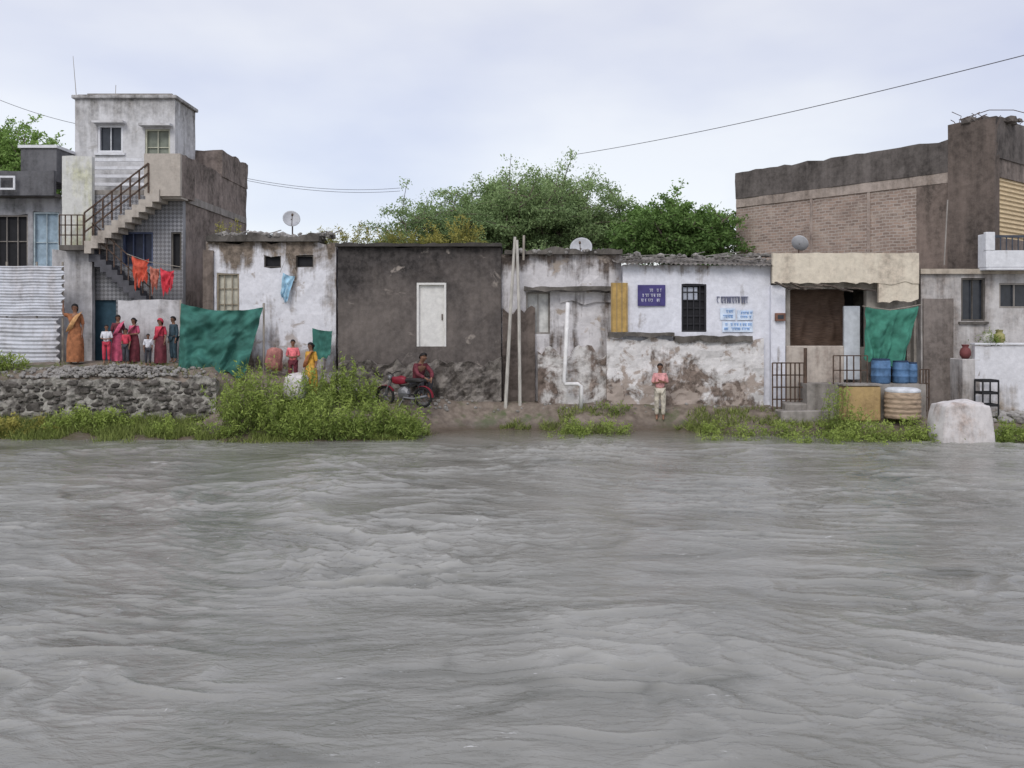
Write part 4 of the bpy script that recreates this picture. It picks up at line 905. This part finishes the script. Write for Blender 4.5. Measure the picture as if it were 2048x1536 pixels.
def person(label,x,y,h,yaw,top,bottom,pose=None,skirt=False,veil=None,sleeve=.5,hair='short',drape=None,z=None,group=None):
    J={k:Vector(v) for k,v in J0.items()}
    if pose: J.update({k:Vector(v) for k,v in pose.items()})
    E=thing('person',label,'person',(x,y,(T(x,y) if z is None else z)+.0),group,yaw,h/1.72)
    V=[];Ed=[];R=[];roots=[]
    def a(p,r,par=None):
        V.append(Vector(p));R.append(r);i=len(V)-1
        if par is None: roots.append(i)
        else: Ed.append((par,i))
        return i
    up=(J['nk']-J['nb']).normalized();fw=Vector((0,-1,0))
    pe=a(J['pel'],(.13,.1));sp_=a(J['spi'],(.115,.085),pe);ch=a(J['che'],(.14,.1),sp_);nb=a(J['nb'],(.07,.06),ch);nk=a(J['nk'],.048,nb)
    hd=J['nk']+up*.075
    h1=a(hd+fw*.012,(.066,.075),nk);h2=a(hd+up*.07,(.076,.092),h1);h3=a(hd+up*.13,(.055,.065),h2)
    a(hd+up*.035+fw*.105,.012,h1)
    for sx in (-1,1): a(hd+up*.04+Vector((sx*.085,.005,0)),.014,h2)
    for sd in 'LR':
        s_=a(J['s'+sd],.05,ch);e_=a(J['e'+sd],.038,s_);w_=a(J['w'+sd],.026,e_)
        dr_=(J['w'+sd]-J['e'+sd]).normalized();lat=dr_.cross(Vector((1,0,.1)));lat=lat.normalized() if lat.length>.1 else Vector((0,1,0));nr=lat.cross(dr_)
        pl=a(J['w'+sd]+dr_*.07,(.034,.018),w_)
        for k,ln_ in enumerate((.06,.075,.07,.055)):
            b_=J['w'+sd]+dr_*.075+lat*(k-1.5)*.019
            i=a(b_,.009);i=a(b_+dr_*ln_*.5+nr*.006,.0085,i);a(b_+dr_*ln_+nr*.022,.007,i)
        b_=J['w'+sd]+dr_*.035-lat*.02
        i=a(b_,.011);i=a(b_-lat*.03+dr_*.025,.01,i);a(b_-lat*.04+dr_*.055,.008,i)
        hp=a(J['h'+sd],.085,pe);k_=a(J['k'+sd],.056,hp);an_=a(J['a'+sd],.036,k_)
        a(J['a'+sd]+Vector((0,-.06,-.045)),.03,an_);a(J['a'+sd]+Vector((0,-.15,-.055)),.024,len(V)-1)
    put('body',skin(V,Ed,R,roots,1),mskin,E)
    for sx in (-1,1):
        G().rock(hd+up*.06+fw*.083+Vector((sx*.03,0,0)),(.012,.008,.008),1,sub=1).obj('eye',meye,E,local=True)
    G().rock(hd-up*.005+fw*.08,(.022,.008,.007),1,sub=1).obj('mouth',mlip,E,local=True)
    def cap(r0,r1,r2,front,low,mat,name):
        g=G();v=[];nu,nv=20,12;c=hd+up*.062+Vector((0,.012,0))
        for j in range(nv+1):
            for i in range(nu):
                th=2*math.pi*i/nu;back=.5+.5*math.sin(th)
                lim=front+(low-front)*back
                ph=lim*j/nv
                v.append(c+Vector((r0*math.sin(ph)*math.cos(th),r1*math.sin(ph)*math.sin(th),0))+up*(r2*math.cos(ph) if ph<1.57 else r2*math.cos(ph)*(1.6 if low>2.3 else 1)))
        f=[(j*nu+i,j*nu+(i+1)%nu,(j+1)*nu+(i+1)%nu,(j+1)*nu+i) for j in range(nv) for i in range(nu)]
        g.add(v,f).obj(name,mat,E,smooth=True,local=True)
    cap(.092,.112,.112,1.05,2.25 if hair=='short' else 2.75,mhair,'hair')
    if hair=='bun': G().rock(hd+up*.05+Vector((0,.13,0)),.05,3,1).obj('hair_bun',mhair,E,local=True,smooth=True)
    V=[];Ed=[];R=[];roots=[]
    pe=a(J['pel']-(Vector((0,0,.02)) if not skirt else Vector((0,0,0))),(.16,.125));sp_=a(J['spi'],(.14,.108),pe);ch=a(J['che'],(.165,.122),sp_);a(J['nb']-Vector((0,0,.015)),(.085,.075),ch)
    for sd in 'LR':
        s_=a(J['s'+sd],.066,ch);e_=a(J['s'+sd].lerp(J['e'+sd],min(1,sleeve*2)),.056,s_)
        if sleeve>.5: a(J['e'+sd].lerp(J['w'+sd],sleeve*2-1),.042,e_)
    put('shirt' if not skirt else 'blouse',skin(V,Ed,R,roots,2),top,E)
    if not skirt:
        V=[];Ed=[];R=[];roots=[]
        pe=a(J['pel'],(.145,.115))
        for sd in 'LR':
            hp=a(J['h'+sd],.105,pe);k_=a(J['k'+sd],.08,hp);a(J['k'+sd].lerp(J['a'+sd],.85),.062,k_)
        put('trousers',skin(V,Ed,R,roots,2),bottom,E)
    else:
        g=G();v=[];nu,nv=36,14
        for j in range(nv+1):
            t=j/nv;zc=J['pel'].z+.12-(J['pel'].z+.07)*t
            for i in range(nu):
                th=2*math.pi*i/nu
                fo=1+.07*t*math.sin(th*7+1)+.04*t*math.sin(th*11)
                rx=(.15+.06*math.sin(min(1,t*2)*1.5)-.04*max(0,t-.5)+.03*t)*fo;ry=(.12+.06*min(1,t*2)+.02*t)*fo
                v.append((rx*math.cos(th),ry*math.sin(th)+.01,zc))
        g.add(v,[(j*nu+i,j*nu+(i+1)%nu,(j+1)*nu+(i+1)%nu,(j+1)*nu+i) for j in range(nv) for i in range(nu)]).obj('skirt',bottom,E,smooth=True,local=True)
    if drape:
        g=G();v=[];nu,nv=8,16
        for j in range(nv+1):
            t=j/nv;p=Vector((.13,.0,1.46)).lerp(Vector((-.13,-.06,.95)),t);bulge=-.15*math.sin(t*math.pi)**.5-.03
            for i in range(nu+1):
                s_=i/nu-.5;v.append((p.x+s_*.2,p.y+bulge+.012*math.sin(i*2.2+t*2),p.z+s_*.12))
        g.add(v,[(j*(nu+1)+i,j*(nu+1)+i+1,(j+1)*(nu+1)+i+1,(j+1)*(nu+1)+i) for j in range(nv) for i in range(nu)]).obj('sari_drape',drape,E,smooth=True,local=True)
    if veil: cap(.108,.128,.128,1.15,2.75,veil,'veil')
    return E
cl=lambda n_,c:S('cloth_'+n_,c,rough=.85,var=.45,scale=9)
orange=cl('orange_brown',(.32,.13,.06));red=cl('red',(.48,.05,.08));pink=cl('pink',(.48,.09,.16));maroon=cl('maroon',(.13,.03,.04));coral=cl('coral',(.68,.17,.19))
wht=cl('white',(.62,.62,.66));teal=cl('dark_teal',(.04,.07,.09));yel=cl('yellow_orange',(.62,.34,.06));cream=cl('cream',(.5,.46,.38));dark=cl('charcoal',(.05,.05,.06))
arm_up=dict(eR=(-.3,-.05,1.42),wR=(-.3,-.06,1.68));fold=dict(eL=(.22,0,1.12),wL=(.06,-.2,1.1),eR=(-.22,0,1.12),wR=(-.06,-.2,1.1))
GP='people standing watching the flood'
def pp(label,px,d,h,*a,**k): return person(label,X(px,d),d,h,*a,**k)
pp('woman in orange brown sari with one arm raised',150,25.7,1.72,.2,orange,orange,pose=arm_up,skirt=True,drape=cl('sari_gold',(.48,.27,.12)),hair='bun',group=GP)
pp('child in white shirt and red trousers standing',213,25.6,1.12,.3,wht,red,pose=fold,group=GP)
pp('woman in maroon and pink dress standing',236,25.9,1.38,.4,maroon,pink,skirt=True,hair='bun',group=GP,drape=pink)
pp('child in red shirt and dark trousers standing',252,25.55,1.05,-.2,red,dark,group=GP)
pp('woman in pink dress with maroon drape standing',268,25.75,1.3,-.3,pink,maroon,skirt=True,pose=fold,group=GP,hair='bun',drape=maroon)
pp('small child in white shirt and dark trousers',296,25.5,.92,0.5,wht,dark,group=GP)
pp('woman covered in bright red scarf and dress',321,25.65,1.32,-.2,red,maroon,skirt=True,veil=red,drape=red,group=GP,hair='bun')
pp('person in dark teal clothes standing',347,25.8,1.34,-.6,teal,teal,sleeve=.9,group=GP)
pp('person in coral pink shirt standing behind weeds',586,25.3,1.35,.1,coral,maroon,pose=fold,group=GP)
pp('woman in yellow orange dress standing behind weeds',622,25.1,1.5,-.5,yel,yel,skirt=True,drape=orange,hair='bun',group=GP)
pp('person in pale pink top and cream trousers with hands joined',1320,25.25,1.6,-.15,cl('pale_pink',(.62,.3,.3)),cream,pose=dict(fold,wL=(.02,-.2,1.2),wR=(-.02,-.2,1.16)),group=GP)
sq=dict(pel=(0,.05,.42),spi=(0,-.0,.58),che=(0,-.1,.75),nb=(0,-.14,.87),nk=(0,-.17,.93),sL=(.165,-.12,.83),sR=(-.165,-.12,.83),eL=(.22,-.3,.62),eR=(-.22,-.3,.62),wL=(.08,-.46,.5),wR=(-.08,-.46,.52),
 hL=(.09,.03,.4),hR=(-.09,.03,.4),kL=(.14,-.36,.48),kR=(-.14,-.36,.46),aL=(.12,-.28,.07),aR=(-.12,-.3,.07))
pp('person in dark maroon clothes crouching behind the motorcycle',836,25.7,2.0,.7,maroon,dark,pose=sq,sleeve=.95,z=T(X(836,25.7),25.7)+.03)
o=G().rock((X(548,25.8),25.8,T(-7,25.8)+.42),(.26,.25,.38),4,sub=3).obj('cloth_bundle',cl('faded_red',(.34,.15,.13)),None,smooth=True);tag(o,'faded red cloth bundle beside green tarpaulin','bundle')

# ============ world, light, camera
w=bpy.data.worlds.new('World');sc.world=w;w.use_nodes=True;nt=w.node_tree;nt.nodes.clear()
nn=lambda t,**k:(lambda x:[setattr(x,a,b) for a,b in k.items()] and x or x)(nt.nodes.new(t))
out=nn('ShaderNodeOutputWorld');ad=nn('ShaderNodeAddShader');b1=nn('ShaderNodeBackground');b2=nn('ShaderNodeBackground')
sky=nn('ShaderNodeTexSky');sky.sky_type='NISHITA';sky.sun_disc=False;sky.sun_elevation=math.radians(50);sky.sun_rotation=math.radians(160)
nt.links.new(sky.outputs[0],b1.inputs[0]);b1.inputs[1].default_value=.05
tc=nn('ShaderNodeTexCoord');sp_=nn('ShaderNodeSeparateXYZ');nt.links.new(tc.outputs['Generated'],sp_.inputs[0])
mp=nn('ShaderNodeMapping');mp.inputs['Scale'].default_value=(1,1,2.4);mp.inputs['Location'].default_value=(.7,.2,.35);nt.links.new(tc.outputs['Generated'],mp.inputs[0])
no=nn('ShaderNodeTexNoise');no.inputs['Scale'].default_value=2.2;no.inputs['Detail'].default_value=5;no.inputs['Roughness'].default_value=.45;nt.links.new(mp.outputs[0],no.inputs['Vector'])
hz=nn('ShaderNodeMapRange');nt.links.new(sp_.outputs[2],hz.inputs[0]);hz.inputs[1].default_value=.05;hz.inputs[2].default_value=.25;hz.inputs[3].default_value=.14;hz.inputs[4].default_value=0
sm=nn('ShaderNodeMath',operation='ADD');nt.links.new(no.outputs['Fac'],sm.inputs[0]);nt.links.new(hz.outputs[0],sm.inputs[1])
rp=nn('ShaderNodeValToRGB');rp.color_ramp.elements[0].position=.4;rp.color_ramp.elements[0].color=(.5,.5,.6,1);rp.color_ramp.elements[1].position=.64;rp.color_ramp.elements[1].color=(.72,.7,.7,1)
nt.links.new(sm.outputs[0],rp.inputs[0]);nt.links.new(rp.outputs[0],b2.inputs[0])
mr=nn('ShaderNodeMapRange');nt.links.new(sp_.outputs[2],mr.inputs[0]);mr.inputs[1].default_value=.4;mr.inputs[2].default_value=1;mr.inputs[3].default_value=1;mr.inputs[4].default_value=1.5
nt.links.new(mr.outputs[0],b2.inputs[1])
nt.links.new(b1.outputs[0],ad.inputs[0]);nt.links.new(b2.outputs[0],ad.inputs[1]);nt.links.new(ad.outputs[0],out.inputs[0])
L=bpy.data.lights.new('sun','SUN');L.energy=1.4;L.angle=math.radians(25);L.color=(1,.96,.9)
lo=bpy.data.objects.new('sun',L);COL.objects.link(lo);lo.rotation_euler=(math.radians(48),0,math.radians(-20))
cam=bpy.data.cameras.new('camera');co=bpy.data.objects.new('camera',cam);COL.objects.link(co)
co.location=(0,0,H);co.rotation_euler=(math.radians(90),0,0);cam.sensor_width=36;cam.lens=F/2048*36;cam.shift_y=-128/2048;cam.clip_end=6000
sc.camera=co
sc.view_settings.view_transform='Standard';sc.view_settings.look='None';sc.view_settings.exposure=0
